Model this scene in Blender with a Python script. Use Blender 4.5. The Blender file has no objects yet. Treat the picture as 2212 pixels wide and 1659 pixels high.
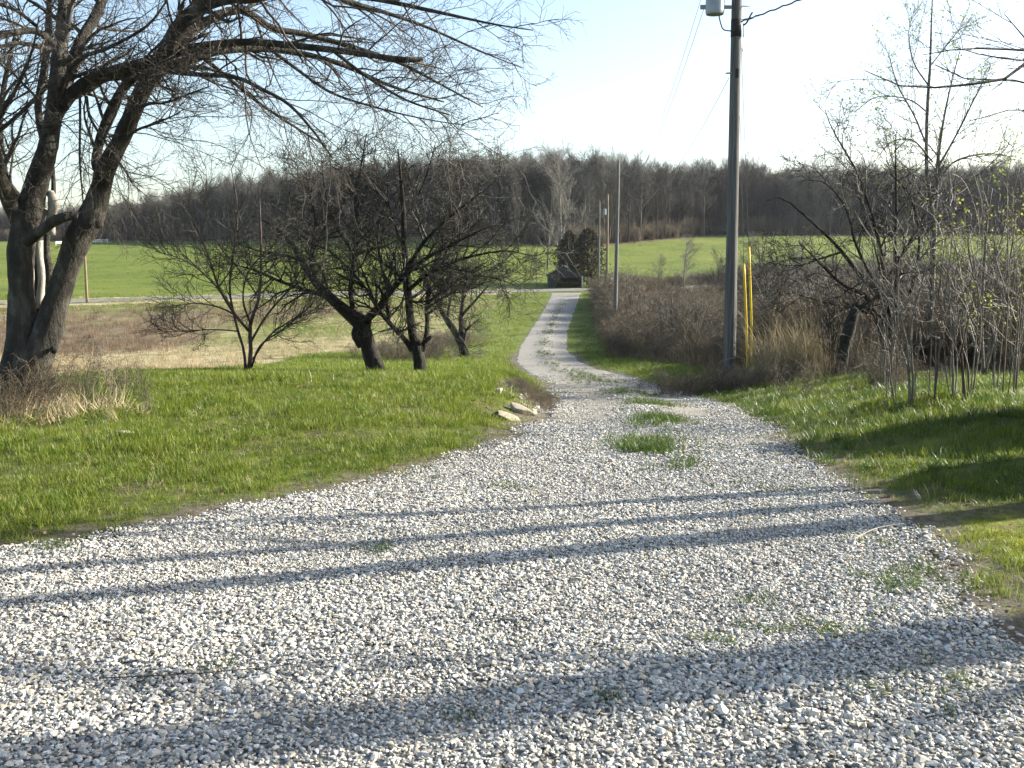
import bpy, bmesh, math
import numpy as np
from mathutils import noise as mn
from mathutils import Vector
rng = np.random.default_rng(11)
R = math.radians
scene = bpy.context.scene
C = scene.collection

# ------------------------------------------------------------------ camera, sky, sun, exposure
CAM_Z = 1.6
PITCH = 7.08
cam_d = bpy.data.cameras.new('camera')
cam = bpy.data.objects.new('camera', cam_d); C.objects.link(cam)
cam_d.sensor_width = 36; cam_d.lens = 35.3
cam_d.clip_start = 0.05; cam_d.clip_end = 6000
cam.location = (0, 0, CAM_Z); cam.rotation_euler = (R(90 - PITCH), 0, 0)
scene.camera = cam

SUN_ELEV = 23.0
SUN_AZ = math.atan2(1.0, 0.33)          # clockwise from +Y
sdir = Vector((math.sin(SUN_AZ) * math.cos(R(SUN_ELEV)), math.cos(SUN_AZ) * math.cos(R(SUN_ELEV)), math.sin(R(SUN_ELEV))))
world = bpy.data.worlds.new('World'); scene.world = world
world.use_nodes = True
wn = world.node_tree.nodes; wl = world.node_tree.links
wn.clear()
sky = wn.new('ShaderNodeTexSky'); sky.sky_type = 'NISHITA'; sky.sun_disc = False
sky.sun_elevation = R(SUN_ELEV); sky.sun_rotation = SUN_AZ
sky.air_density = 1.0; sky.dust_density = 1.7; sky.ozone_density = 1.0
bg = wn.new('ShaderNodeBackground'); bg.inputs[1].default_value = 0.1
wo = wn.new('ShaderNodeOutputWorld')
wl.new(sky.outputs[0], bg.inputs[0]); wl.new(bg.outputs[0], wo.inputs[0])
sun_d = bpy.data.lights.new('sun', 'SUN'); sun_d.energy = 5.0; sun_d.angle = R(0.53); sun_d.color = (1.0, 0.94, 0.82)
sun = bpy.data.objects.new('sun', sun_d); C.objects.link(sun)
sun.rotation_euler = sdir.to_track_quat('Z', 'Y').to_euler(); sun.location = (40, 20, 40)
scene.view_settings.view_transform = 'Standard'; scene.view_settings.look = 'None'
scene.view_settings.exposure = 1.62; scene.view_settings.gamma = 1.0
scene.view_settings.use_curve_mapping = False
scene.cycles.max_bounces = 6; scene.cycles.diffuse_bounces = 3; scene.cycles.glossy_bounces = 2
scene.cycles.transmission_bounces = 4; scene.cycles.transparent_max_bounces = 6; scene.cycles.volume_bounces = 0
scene.cycles.caustics_reflective = False; scene.cycles.caustics_refractive = False

# ------------------------------------------------------------------ measuring helpers: photo positions to places
FPX, CU, CV = 2170.0, 1106.0, 829.5
cp, sp_ = math.cos(R(PITCH)), math.sin(R(PITCH))
def ray(u, v):
    cx = (u - CU) / FPX; cy = (CV - v) / FPX
    return np.array([cx, cp + cy * sp_, -sp_ + cy * cp])
def P(u, v, Y):
    d = ray(u, v); return np.array([0, 0, CAM_Z]) + d * (Y / d[1])
def proj(x, y, z):
    zz = z - CAM_Z
    f = y * cp - zz * sp_; upv = y * sp_ + zz * cp
    f = np.maximum(f, 1e-3)
    return CU + x / f * FPX, CV - upv / f * FPX

GY = np.array([-200, -40, 0, 8, 12, 16, 20, 25, 31, 40, 53, 70, 87, 105, 118, 124, 150, 200, 260, 320, 450, 700, 1500, 4000.])
GZ = np.array([2, .5, 0, -.03, -.3, -.72, -1.15, -1.6, -2.1, -2.9, -3.75, -4.1, -3.95, -3.15, -2.45, -2.2, -1.0, 2.6, 7.6, 12, 20, 26, 30, 30.])
def _pchip(xk, yk):
    h = np.diff(xk); dl = np.diff(yk) / h
    m = np.zeros_like(xk)
    for i in range(1, len(xk) - 1):
        if dl[i - 1] * dl[i] > 0:
            w1 = 2 * h[i] + h[i - 1]; w2 = h[i] + 2 * h[i - 1]
            m[i] = (w1 + w2) / (w1 / dl[i - 1] + w2 / dl[i])
    m[0] = dl[0]; m[-1] = 0
    def f(x):
        x = np.clip(np.asarray(x, float), xk[0], xk[-1])
        i = np.clip(np.searchsorted(xk, x) - 1, 0, len(xk) - 2)
        t = (x - xk[i]) / h[i]
        return ((2*t**3 - 3*t**2 + 1) * yk[i] + (t**3 - 2*t**2 + t) * h[i] * m[i] + (-2*t**3 + 3*t**2) * yk[i+1] + (t**3 - t**2) * h[i] * m[i+1])
    return f
g0 = _pchip(GY, GZ)
def sstep(a, b, x):
    t = np.clip((np.asarray(x, float) - a) / (b - a), 0, 1); return t * t * (3 - 2 * t)
def hit(u, v, zf):
    d = ray(u, v)
    if d[2] / d[1] > 0.1: return None
    ys = np.concatenate([np.linspace(1.5, 60, 1200), np.linspace(60, 900, 2500)])
    t = ys / d[1]
    rz = CAM_Z + d[2] * t; rx = d[0] * t
    df = rz - zf(rx, ys)
    k = np.where(df < 0)[0]
    if len(k) == 0: return np.array([rx[-1], ys[-1], rz[-1]])
    k = k[0]
    if k == 0: return np.array([rx[0], ys[0], rz[0]])
    a = df[k - 1] / (df[k - 1] - df[k]); y = ys[k - 1] + a * (ys[k] - ys[k - 1])
    return np.array([d[0] * y / d[1], y, CAM_Z + d[2] * y / d[1]])
zdrive = lambda x, y: g0(y)
LEFT_UV = [(-2600, 1420), (-1500, 1345), (-600, 1262), (0, 1196), (200, 1172), (400, 1128), (600, 1083), (750, 1060), (900, 1022), (1000, 988), (1110, 955), (1150, 928), (1185, 900), (1198, 865), (1190, 832), (1140, 805), (1114, 778), (1124, 745), (1150, 705), (1175, 665), (1190, 640), (1192, 632)]
RIGHT_UV = [(3200, 1480), (2600, 1440), (2212, 1402), (2120, 1365), (2055, 1290), (2000, 1200), (1955, 1142), (1865, 1092), (1790, 1040), (1705, 990), (1650, 932), (1570, 878), (1480, 850), (1400, 832), (1330, 808), (1262, 787), (1224, 755), (1226, 715), (1238, 680), (1252, 640), (1256, 632)]
LE = np.array([hit(u, v, zdrive)[:2] for u, v in LEFT_UV]); RE = np.array([hit(u, v, zdrive)[:2] for u, v in RIGHT_UV])
LE = np.vstack([[-60, LE[0, 1] - .8], LE]); RE = np.vstack([[60, RE[0, 1] - .8], RE])
LE = LE[np.argsort(LE[:, 1])]; RE = RE[np.argsort(RE[:, 1])]
DRIVE_END = 119.5
def xL(y): return np.where(np.asarray(y) < LE[0, 1], -60, np.interp(y, LE[:, 1], LE[:, 0]))
def xR(y): return np.where(np.asarray(y) < RE[0, 1], 60, np.interp(y, RE[:, 1], RE[:, 0]))
AL = lambda y: np.interp(y, [0, 8, 11, 14, 18, 24, 35, 50, 70], [.0, .04, .2, .42, .48, .42, .25, .1, 0])
AR = lambda y: np.interp(y, [0, 6, 9, 13, 18, 25, 40, 60, 80], [.0, .04, .12, .25, .4, .5, .3, .1, 0])
def vnoise(x, y, s, seed=0.0):
    x = np.asarray(x, float) / s; y = np.asarray(y, float) / s
    return (np.sin(x * 1.7 + 3.1 * np.sin(y * .9 + seed)) + np.sin(y * 2.1 + 2.3 * np.sin(x * 1.3 + seed * 2)) + np.sin((x + y) * 1.1 + seed * 3 + 1.9 * np.sin(x - y))) / 3
def terrain(x, y):
    x = np.asarray(x, float); y = np.asarray(y, float)
    z = g0(y)
    t = x / np.maximum(np.abs(y), 30)
    far = sstep(125, 300, y)
    z = z - far * (np.maximum(z, 0)) * .42 * sstep(-.08, -.38, t)
    z = z + far * 2.0 * sstep(-.12, -.02, t) * sstep(.12, .02, t) * sstep(260, 420, y)
    wl_ = np.interp(y, [0, 10, 13, 20, 40], [2, 1.6, .7, 1.2, 3])
    z = z + AL(y) * sstep(0, 1, (xL(y) - x) / wl_) + AR(y) * sstep(0, 1, (x - xR(y)) / 3.0)
    off = np.maximum(xL(y) - x, x - xR(y))
    m = sstep(.2, 2.5, off)
    z = z + m * (.035 * vnoise(x, y, 1.1, 1.3) + .02 * vnoise(x, y, .43, 4.1)) * sstep(140, 20, y) + m * .08 * vnoise(x, y, 6.0, 2.2)
    z = z + m * .28 * np.exp(-((x - 3.9) ** 2 / 1.2 + (y - 11.2) ** 2 / .35))
    ins = (1 - sstep(-.6, 0.1, off)) * sstep(9, 13, y) * sstep(120, 60, y)
    mid = (xL(y) + xR(y)) / 2
    z = z + ins * .06 * np.exp(-((x - mid) / .45) ** 2)
    return z
def G(u, v): return hit(u, v, terrain)
def Tz(x, y): return float(terrain(x, y))

# ------------------------------------------------------------------ mesh helpers
def new_mesh(name, verts, faces_list, smooth=True):
    """faces_list: list of int arrays, each (n,3) or (n,4)"""
    me = bpy.data.meshes.new(name)
    verts = np.asarray(verts, np.float32)
    me.vertices.add(len(verts)); me.vertices.foreach_set('co', verts.ravel())
    fl = [np.asarray(f, np.int32) for f in faces_list if len(f)]
    if fl:
        tot = np.concatenate([np.full(len(f), f.shape[1], np.int32) for f in fl])
        idx = np.concatenate([f.ravel() for f in fl])
        me.loops.add(len(idx)); me.loops.foreach_set('vertex_index', idx)
        me.polygons.add(len(tot))
        st = np.concatenate([[0], np.cumsum(tot)[:-1]]).astype(np.int32)
        me.polygons.foreach_set('loop_start', st)
        me.polygons.foreach_set('use_smooth', np.full(len(tot), smooth, bool))
    me.update(calc_edges=True); me.validate()
    return me
def tag(o, label=None, cat=None, group=None, kind=None):
    if label: o['label'] = label
    if cat: o['category'] = cat
    if group: o['group'] = group
    if kind: o['kind'] = kind
    return o
def link(name, me, mat=None, parent=None, loc=None):
    o = bpy.data.objects.new(name, me); C.objects.link(o)
    if mat is not None and me is not None:
        me.materials.clear(); me.materials.append(mat)
    if parent is not None: o.parent = parent
    if loc is not None: o.location = loc
    return o
def empty(name, loc=(0, 0, 0)):
    o = bpy.data.objects.new(name, None); C.objects.link(o); o.location = loc; o.empty_display_size = .3
    return o
class MB:
    def __init__(s): s.v = []; s.f = []; s.n = 0
    def add(s, v, *fs):
        v = np.asarray(v, float).reshape(-1, 3)
        s.v.append(v)
        for f in fs:
            if len(f): s.f.append(np.asarray(f) + s.n)
        s.n += len(v)
    def tubes(s, Pt, Rd, sides=5, cap=True, rough=0.0):
        Pt = np.asarray(Pt, float); Rd = np.asarray(Rd, float)
        if Pt.ndim == 2: Pt = Pt[None]; Rd = Rd[None]
        N, k, _ = Pt.shape
        if N == 0: return
        T = np.gradient(Pt, axis=1); T /= np.linalg.norm(T, axis=2, keepdims=True) + 1e-9
        avg = np.abs(Pt[:, -1] - Pt[:, 0]); ax = np.argmin(avg, axis=1)
        ref = np.zeros((N, 3)); ref[np.arange(N), ax] = 1
        U = np.cross(T, ref[:, None, :]); U /= np.linalg.norm(U, axis=2, keepdims=True) + 1e-9
        V = np.cross(T, U)
        a = np.arange(sides) / sides * 2 * np.pi
        r = Rd[:, :, None]
        if rough > 0: r = r * (1 + rough * rng.normal(size=(N, k, sides)))
        vv = Pt[:, :, None, :] + r[..., None] * (np.cos(a)[None, None, :, None] * U[:, :, None, :] + np.sin(a)[None, None, :, None] * V[:, :, None, :])
        base = (np.arange(N) * k * sides)[:, None, None] + (np.arange(k - 1) * sides)[None, :, None]
        i = np.arange(sides)[None, None, :]; j = (i + 1) % sides
        q = np.stack([base + i, base + j, base + sides + j, base + sides + i], -1).reshape(-1, 4)
        fs = [q]
        if cap:
            if sides == 3:
                e = (np.arange(N) * k * sides)[:, None]
                fs.append(e + (k - 1) * sides + np.array([0, 1, 2])[None]); fs.append(e + np.array([2, 1, 0])[None])
            else:
                # fan caps around new centre vertices
                cen = np.concatenate([Pt[:, -1], Pt[:, 0]]); nb = N * k * sides
                e = (np.arange(N) * k * sides)[:, None]; ii = np.arange(sides)[None]; jj = (ii + 1) % sides
                top = np.stack([e + (k - 1) * sides + ii, e + (k - 1) * sides + jj, np.broadcast_to(nb + np.arange(N)[:, None], (N, sides))], -1).reshape(-1, 3)
                bot = np.stack([e + jj, e + ii, np.broadcast_to(nb + N + np.arange(N)[:, None], (N, sides))], -1).reshape(-1, 3)
                s.add(np.concatenate([vv.reshape(-1, 3), cen]), q, top, bot); return
        s.add(vv.reshape(-1, 3), *fs)
    def box(s, c, d, rot=None):
        c = np.asarray(c, float); d = np.asarray(d, float) / 2
        v = np.array([[x, y, z] for x in (-1, 1) for y in (-1, 1) for z in (-1, 1)]) * d
        if rot is not None: v = v @ np.asarray(rot).T
        s.add(v + c, np.array([[0, 1, 3, 2], [4, 6, 7, 5], [0, 4, 5, 1], [2, 3, 7, 6], [0, 2, 6, 4], [1, 5, 7, 3]]))
    def leaves(s, pos, size, up=0.3):
        pos = np.asarray(pos); N = len(pos)
        if N == 0: return
        d = rng.normal(size=(N, 3)); d /= np.linalg.norm(d, axis=1, keepdims=True)
        e = np.cross(d, rng.normal(size=(N, 3))); e /= np.linalg.norm(e, axis=1, keepdims=True)
        sz = size * rng.uniform(.6, 1.3, (N, 1))
        v = np.stack([pos, pos + (d * .5 + e * .35) * sz, pos + d * sz, pos + (d * .5 - e * .35) * sz], 1)
        s.add(v.reshape(-1, 3), (np.arange(N) * 4)[:, None] + np.arange(4)[None])
    def mesh(s, name, smooth=True):
        return new_mesh(name, np.concatenate(s.v), s.f, smooth)
def smooth_line(pts, rad, k):
    """Catmull-Rom through pts, resampled to k points"""
    pts = np.asarray(pts, float); rad = np.asarray(rad, float)
    n = len(pts)
    Q = np.vstack([2 * pts[0] - pts[1], pts, 2 * pts[-1] - pts[-2]])
    seg = np.linalg.norm(np.diff(pts, axis=0), axis=1); cum = np.concatenate([[0], np.cumsum(seg)]); 
    s = np.linspace(0, cum[-1], k); i = np.clip(np.searchsorted(cum, s, side='right') - 1, 0, n - 2)
    t = ((s - cum[i]) / np.maximum(seg[i], 1e-9))[:, None]
    p0, p1, p2, p3 = Q[i], Q[i + 1], Q[i + 2], Q[i + 3]
    out = .5 * (2 * p1 + (p2 - p0) * t + (2 * p0 - 5 * p1 + 4 * p2 - p3) * t ** 2 + (3 * p1 - p0 - 3 * p2 + p3) * t ** 3)
    return out, np.interp(s, cum, rad)
def unit(a): return a / (np.linalg.norm(a, axis=-1, keepdims=True) + 1e-9)
def spawn(Pt, Rd, m, t0, t1, ang, length, k, wig=.12, trop=(0, 0, 0), rr=.55, rmin=.0015, taper=.8, lenfall=.5, bias=None):
    """m child branches from each parent polyline; all vectorised"""
    N, kk, _ = Pt.shape
    t = (np.arange(m)[None] + rng.uniform(0, 1, (N, m))) / m
    t = t0 + (t1 - t0) * t
    f = t * (kk - 1); i = np.clip(f.astype(int), 0, kk - 2); a = (f - i)[..., None]
    n = np.arange(N)[:, None]
    pos = Pt[n, i] * (1 - a) + Pt[n, i + 1] * a
    T = unit(Pt[n, i + 1] - Pt[n, i]); r = Rd[n, i] * (1 - a[..., 0]) + Rd[n, i + 1] * a[..., 0]
    pos = pos.reshape(-1, 3); T = T.reshape(-1, 3); r = r.ravel(); t = t.ravel()
    M = len(pos)
    perp = rng.normal(size=(M, 3))
    if bias is not None: perp = perp + np.asarray(bias)
    perp = unit(perp - (perp * T).sum(1, keepdims=True) * T)
    an = rng.uniform(ang[0], ang[1], (M, 1))
    d = unit(np.cos(an) * T + np.sin(an) * perp)
    if np.isscalar(length[0]):
        L = rng.uniform(length[0], length[1], M) * (1 - lenfall * (t - t0) / max(t1 - t0, 1e-6))
    out = np.zeros((M, k, 3)); out[:, 0] = pos
    seg = (L / (k - 1))[:, None]; tr = np.asarray(trop, float)[None]
    for j in range(1, k):
        out[:, j] = out[:, j - 1] + d * seg
        d = unit(d + wig * rng.normal(size=(M, 3)) + tr)
    r0 = np.maximum(r * rr, rmin)
    rad = r0[:, None] * (1 - taper * np.linspace(0, 1, k)[None]); rad = np.maximum(rad, rmin * .6)
    return out, rad

# ------------------------------------------------------------------ materials
def mat_new(name):
    m = bpy.data.materials.new(name); m.use_nodes = True
    nt = m.node_tree; nt.nodes.clear()
    return m, nt.nodes, nt.links
def ramp(N, cols, pos=None):
    r = N.new('ShaderNodeValToRGB'); el = r.color_ramp.elements
    n = len(cols); pos = pos or [i / (n - 1) for i in range(n)]
    while len(el) < n: el.new(.5)
    for e, c, p in zip(el, cols, pos): e.position = p; e.color = (*c, 1)
    return r
def noise(N, L, vec, scale, detail=4, rough=.6):
    t = N.new('ShaderNodeTexNoise'); t.inputs['Scale'].default_value = scale; t.inputs['Detail'].default_value = detail
    t.inputs['Roughness'].default_value = rough
    if vec is not None: L.new(vec, t.inputs['Vector'])
    return t
def simple_mat(name, cols, scale=8, rough=.85, bump=.3, bscale=None, rand=0.0, stretch=None, trans=0.0, spec=.3, bdist=.01):
    m, N, L = mat_new(name)
    out = N.new('ShaderNodeOutputMaterial'); b = N.new('ShaderNodeBsdfPrincipled')
    geo = N.new('ShaderNodeNewGeometry'); vec = geo.outputs['Position']
    if stretch:
        mp = N.new('ShaderNodeMapping'); mp.inputs['Scale'].default_value = stretch; L.new(vec, mp.inputs[0]); vec = mp.outputs[0]
    n1 = noise(N, L, vec, scale, 5, .65)
    fac = n1.outputs['Fac']
    if rand > 0:
        oi = N.new('ShaderNodeObjectInfo')
        mx = N.new('ShaderNodeMix'); mx.data_type = 'FLOAT'; mx.inputs[0].default_value = rand
        L.new(fac, mx.inputs[2]); L.new(oi.outputs['Random'], mx.inputs[3]); fac = mx.outputs[0]
    rp = ramp(N, cols, [.25 + .5 * i / (len(cols) - 1) for i in range(len(cols))] if rand == 0 else [.12 + .76 * i / (len(cols) - 1) for i in range(len(cols))])
    L.new(fac, rp.inputs[0]); L.new(rp.outputs[0], b.inputs['Base Color'])
    b.inputs['Roughness'].default_value = rough; b.inputs['Specular IOR Level'].default_value = spec
    if bump > 0:
        n2 = noise(N, L, vec, bscale or scale * 4, 4, .7)
        bp = N.new('ShaderNodeBump'); bp.inputs['Strength'].default_value = bump; bp.inputs['Distance'].default_value = bdist
        L.new(n2.outputs['Fac'], bp.inputs['Height']); L.new(bp.outputs[0], b.inputs['Normal'])
    if trans > 0:
        tr = N.new('ShaderNodeBsdfTranslucent'); L.new(rp.outputs[0], tr.inputs[0])
        ms = N.new('ShaderNodeMixShader'); ms.inputs[0].default_value = trans
        L.new(b.outputs[0], ms.inputs[1]); L.new(tr.outputs[0], ms.inputs[2]); L.new(ms.outputs[0], out.inputs[0])
    else: L.new(b.outputs[0], out.inputs[0])
    return m
M = {}
M['bark'] = simple_mat('bark', [(.014, .013, .01), (.042, .038, .03), (.13, .12, .1)], 7, .9, 1.0, 22, stretch=(1, 1, .4), bdist=.06)
M['bark_dark'] = simple_mat('bark_dark', [(.01, .009, .007), (.026, .023, .018), (.07, .064, .05)], 9, .9, 1.0, 30, stretch=(1, 1, .4), bdist=.05)
M['bark_pale'] = simple_mat('bark_pale', [(.16, .14, .11), (.36, .34, .3), (.6, .58, .52)], 9, .85, .7, 40, stretch=(1, 1, .3))
M['twig'] = simple_mat('twig', [(.02, .015, .011), (.05, .042, .032), (.13, .115, .09)], 3, .7, 0)
M['twig_orchard'] = simple_mat('twig_orchard', [(.011, .01, .006), (.03, .027, .018), (.11, .1, .078)], 3, .6, 0)
M['bark_grey'] = simple_mat('bark_grey', [(.05, .046, .038), (.12, .11, .09), (.24, .22, .185)], 7, .85, .5, 30, stretch=(1, 1, .45))
M['twig_grey'] = simple_mat('twig_grey', [(.05, .042, .034), (.11, .095, .075), (.22, .19, .155)], 3, .65, 0)
M['twig_red'] = simple_mat('twig_red', [(.028, .017, .012), (.06, .038, .027), (.15, .11, .085)], 2, .6, 0)
M['wood_tree'] = simple_mat('wood_tree', [(.024, .022, .018), (.056, .051, .042), (.1, .093, .08), (.17, .162, .145)], .35, .9, 0, rand=.7)
M['bramble'] = simple_mat('bramble', [(.042, .031, .02), (.13, .1, .062), (.32, .265, .175)], 1.2, .75, 0, rand=.45, trans=.1)
M['cane_pale'] = simple_mat('cane_pale', [(.25, .2, .13), (.42, .36, .26), (.6, .54, .42)], 5, .7, 0, rand=.5)
M['grass'] = simple_mat('grass', [(.045, .08, .009), (.11, .165, .015), (.18, .22, .026), (.27, .25, .07)], .9, .5, 0, rand=.5, trans=.45, spec=.35)
M['grass_long'] = simple_mat('grass_long', [(.028, .06, .009), (.06, .105, .013), (.11, .155, .025)], 1.3, .42, 0, rand=.5, trans=.42, spec=.5)
M['dry'] = simple_mat('dry_grass', [(.17, .13, .06), (.36, .29, .17), (.52, .45, .29)], .35, .7, 0, rand=.45, trans=.3)
M['weed'] = simple_mat('weed', [(.09, .055, .035), (.17, .11, .07), (.28, .21, .13)], .5, .8, 0, rand=.5, trans=.2)
M['leaf_young'] = simple_mat('leaf_young', [(.1, .2, .03), (.22, .34, .05), (.34, .42, .08)], 3, .5, 0, trans=.5)
M['leaf_yellow'] = simple_mat('leaf_yellow', [(.16, .2, .03), (.28, .31, .05), (.4, .4, .09)], 3, .5, 0, trans=.5)
M['bud'] = simple_mat('bud', [(.1, .12, .04), (.18, .19, .07), (.25, .24, .1)], 3, .6, 0, trans=.35)
M['leaf_dead'] = simple_mat('leaf_dead', [(.07, .045, .025), (.17, .115, .07), (.3, .23, .15)], 2, .8, 0, rand=.6, trans=.15)
M['cedar'] = simple_mat('cedar', [(.018, .018, .009), (.04, .036, .018), (.085, .06, .03)], .8, .8, 0, trans=.15)
M['stone'] = simple_mat('stone', [(.15, .145, .13), (.34, .335, .315), (.45, .44, .4), (.45, .385, .28), (.62, .61, .57)], 25, .8, .35, 120, rand=.85, bdist=.002)
M['rock'] = simple_mat('rock', [(.14, .11, .07), (.3, .26, .19), (.42, .38, .3)], 9, .85, .8, 30, bdist=.02)
M['pole'] = simple_mat('pole_wood', [(.05, .05, .047), (.125, .122, .115), (.23, .225, .21)], 6, .85, 1.0, 18, stretch=(4, 4, .12), bdist=.03)
M['pole_brown'] = simple_mat('pole_brown', [(.1, .075, .045), (.19, .145, .09), (.27, .21, .14)], 6, .85, .3, 25, stretch=(3, 3, .25))
M['tank'] = simple_mat('transformer_paint', [(.2, .24, .27), (.27, .31, .34), (.33, .36, .38)], 3, .45, .05, spec=.5)
M['steel'] = simple_mat('steel', [(.2, .2, .2), (.3, .3, .3), (.38, .38, .37)], 20, .5, .05)
M['black'] = simple_mat('black_rubber', [(.012, .012, .012), (.02, .02, .022), (.035, .035, .035)], 20, .6, .1)
M['wire'] = simple_mat('wire', [(.05, .05, .055), (.09, .09, .1), (.14, .14, .15)], 8, .55, 0)
M['yellow'] = simple_mat('yellow_plastic', [(.62, .42, .02), (.8, .56, .03), (.86, .64, .06)], 6, .5, .05)
M['ceramic'] = simple_mat('ceramic', [(.1, .06, .04), (.16, .1, .07), (.2, .13, .1)], 6, .25, 0)
M['barn'] = simple_mat('barn_wood', [(.02, .022, .023), (.04, .042, .042), (.07, .07, .066)], 5, .9, .4, 20, stretch=(4, 4, .4), bdist=.01)
M['barn_roof'] = simple_mat('barn_roof', [(.012, .015, .016), (.026, .03, .03), (.045, .047, .047)], 3, .85, .2)
M['barn_board'] = simple_mat('pale_board', [(.3, .27, .22), (.45, .42, .36), (.55, .52, .46)], 5, .85, .2)
M['white_paint'] = simple_mat('weathered_white', [(.5, .5, .48), (.68, .68, .66), (.78, .78, .76)], 3, .8, .1)

# ground material: grass / dirt / dry meadow / brown weeds / crop / woodland floor from painted region weights
def ground_mat():
    m, N, L = mat_new('ground_soil_and_turf')
    out = N.new('ShaderNodeOutputMaterial'); b = N.new('ShaderNodeBsdfPrincipled'); b.inputs['Roughness'].default_value = .95
    b.inputs['Specular IOR Level'].default_value = .15
    geo = N.new('ShaderNodeNewGeometry'); pos = geo.outputs['Position']
    def col(cols, scale, det=6): 
        n = noise(N, L, pos, scale, det, .7); r = ramp(N, cols, [.3 + .4 * i / (len(cols) - 1) for i in range(len(cols))]); L.new(n.outputs['Fac'], r.inputs[0]); return r.outputs[0]
    def att(nm):
        a = N.new('ShaderNodeAttribute'); a.attribute_name = nm; return a.outputs['Fac']
    def mix(a, c, f, ns=3.0, amt=.5):
        n = noise(N, L, pos, ns, 6, .7)
        s = N.new('ShaderNodeMath'); s.operation = 'SUBTRACT'; L.new(n.outputs['Fac'], s.inputs[0]); s.inputs[1].default_value = .5
        s2 = N.new('ShaderNodeMath'); s2.operation = 'MULTIPLY_ADD'; L.new(s.outputs[0], s2.inputs[0]); s2.inputs[1].default_value = amt * 2
        L.new(f, s2.inputs[2])
        mr = N.new('ShaderNodeMapRange'); mr.inputs['From Min'].default_value = .35; mr.inputs['From Max'].default_value = .65; L.new(s2.outputs[0], mr.inputs['Value'])
        x = N.new('ShaderNodeMix'); x.data_type = 'RGBA'; L.new(mr.outputs[0], x.inputs[0]); L.new(a, x.inputs[6]); L.new(c, x.inputs[7]); return x.outputs[2]
    base = col([(.05, .07, .012), (.09, .12, .018), (.12, .145, .026), (.16, .16, .05)], 1.6, 8)
    dirt = col([(.06, .05, .035), (.13, .11, .08), (.2, .18, .14)], 14)
    dry = col([(.13, .13, .05), (.33, .28, .16), (.5, .44, .29)], .7, 8)
    weeds = col([(.06, .055, .025), (.13, .1, .06), (.2, .16, .1)], .8, 8)
    crop = col([(.065, .09, .014), (.105, .14, .018), (.16, .17, .035)], .06, 10)
    floor = col([(.06, .045, .03), (.1, .075, .05), (.15, .115, .08)], .3, 6)
    moss = col([(.12, .15, .012), (.24, .25, .02), (.34, .31, .03)], 6, 6)
    thatch = col([(.04, .045, .014), (.085, .08, .035), (.15, .125, .07)], 9, 8)
    c = mix(base, thatch, att('thatch'), 2.5, .6)
    c = mix(c, dirt, att('dirt'), 5, .6)
    c = mix(c, moss, att('moss'), 4, .4)
    c = mix(c, dry, att('dry'), .5, .45)
    c = mix(c, weeds, att('weeds'), .4, .5)
    c = mix(c, crop, att('crop'), .3, .1)
    c = mix(c, floor, att('floor'), .2, .15)
    L.new(c, b.inputs['Base Color'])
    n = noise(N, L, pos, 9, 8, .75); bp = N.new('ShaderNodeBump'); bp.inputs['Strength'].default_value = .8; bp.inputs['Distance'].default_value = .06
    L.new(n.outputs['Fac'], bp.inputs['Height']); L.new(bp.outputs[0], b.inputs['Normal']); L.new(b.outputs[0], out.inputs[0])
    return m
def gravel_mat():
    m, N, L = mat_new('gravel_bed')
    out = N.new('ShaderNodeOutputMaterial'); b = N.new('ShaderNodeBsdfPrincipled'); b.inputs['Roughness'].default_value = .9
    geo = N.new('ShaderNodeNewGeometry'); pos = geo.outputs['Position']
    v = N.new('ShaderNodeTexVoronoi'); v.inputs['Scale'].default_value = 30; L.new(pos, v.inputs['Vector'])
    sx = N.new('ShaderNodeSeparateColor'); L.new(v.outputs['Color'], sx.inputs[0])
    r = ramp(N, [(.1, .092, .078), (.2, .19, .165), (.27, .25, .215), (.34, .32, .28)]); L.new(sx.outputs[0], r.inputs[0])
    n = noise(N, L, pos, 1.1, 6, .65); r2 = ramp(N, [(.12, .1, .07), (.22, .19, .14), (.29, .26, .2)], [.35, .5, .65]); L.new(n.outputs['Fac'], r2.inputs[0])
    a = N.new('ShaderNodeAttribute'); a.attribute_name = 'sand'
    n3 = noise(N, L, pos, 2.3, 5, .7)
    ad = N.new('ShaderNodeMath'); ad.operation = 'ADD'; L.new(a.outputs['Fac'], ad.inputs[0]); L.new(n3.outputs['Fac'], ad.inputs[1])
    mr = N.new('ShaderNodeMapRange'); mr.inputs['From Min'].default_value = .6; mr.inputs['From Max'].default_value = 1.1; L.new(ad.outputs[0], mr.inputs['Value'])
    x = N.new('ShaderNodeMix'); x.data_type = 'RGBA'; L.new(mr.outputs[0], x.inputs[0]); L.new(r.outputs[0], x.inputs[6]); L.new(r2.outputs[0], x.inputs[7])
    L.new(x.outputs[2], b.inputs['Base Color'])
    bp = N.new('ShaderNodeBump'); bp.inputs['Strength'].default_value = 1; bp.inputs['Distance'].default_value = .02; bp.invert = True
    L.new(v.outputs['Distance'], bp.inputs['Height'])
    n4 = noise(N, L, pos, 60, 4, .7); bp2 = N.new('ShaderNodeBump'); bp2.inputs['Strength'].default_value = .6; bp2.inputs['Distance'].default_value = .01
    L.new(n4.outputs['Fac'], bp2.inputs['Height']); L.new(bp.outputs[0], bp2.inputs['Normal']); L.new(bp2.outputs[0], b.inputs['Normal'])
    L.new(b.outputs[0], out.inputs[0])
    return m
M['ground'] = ground_mat(); M['gravel'] = gravel_mat()
M['road'] = simple_mat('road_surface', [(.12, .115, .1), (.17, .165, .15), (.22, .21, .19)], .6, .9, .2, 8)

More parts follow.
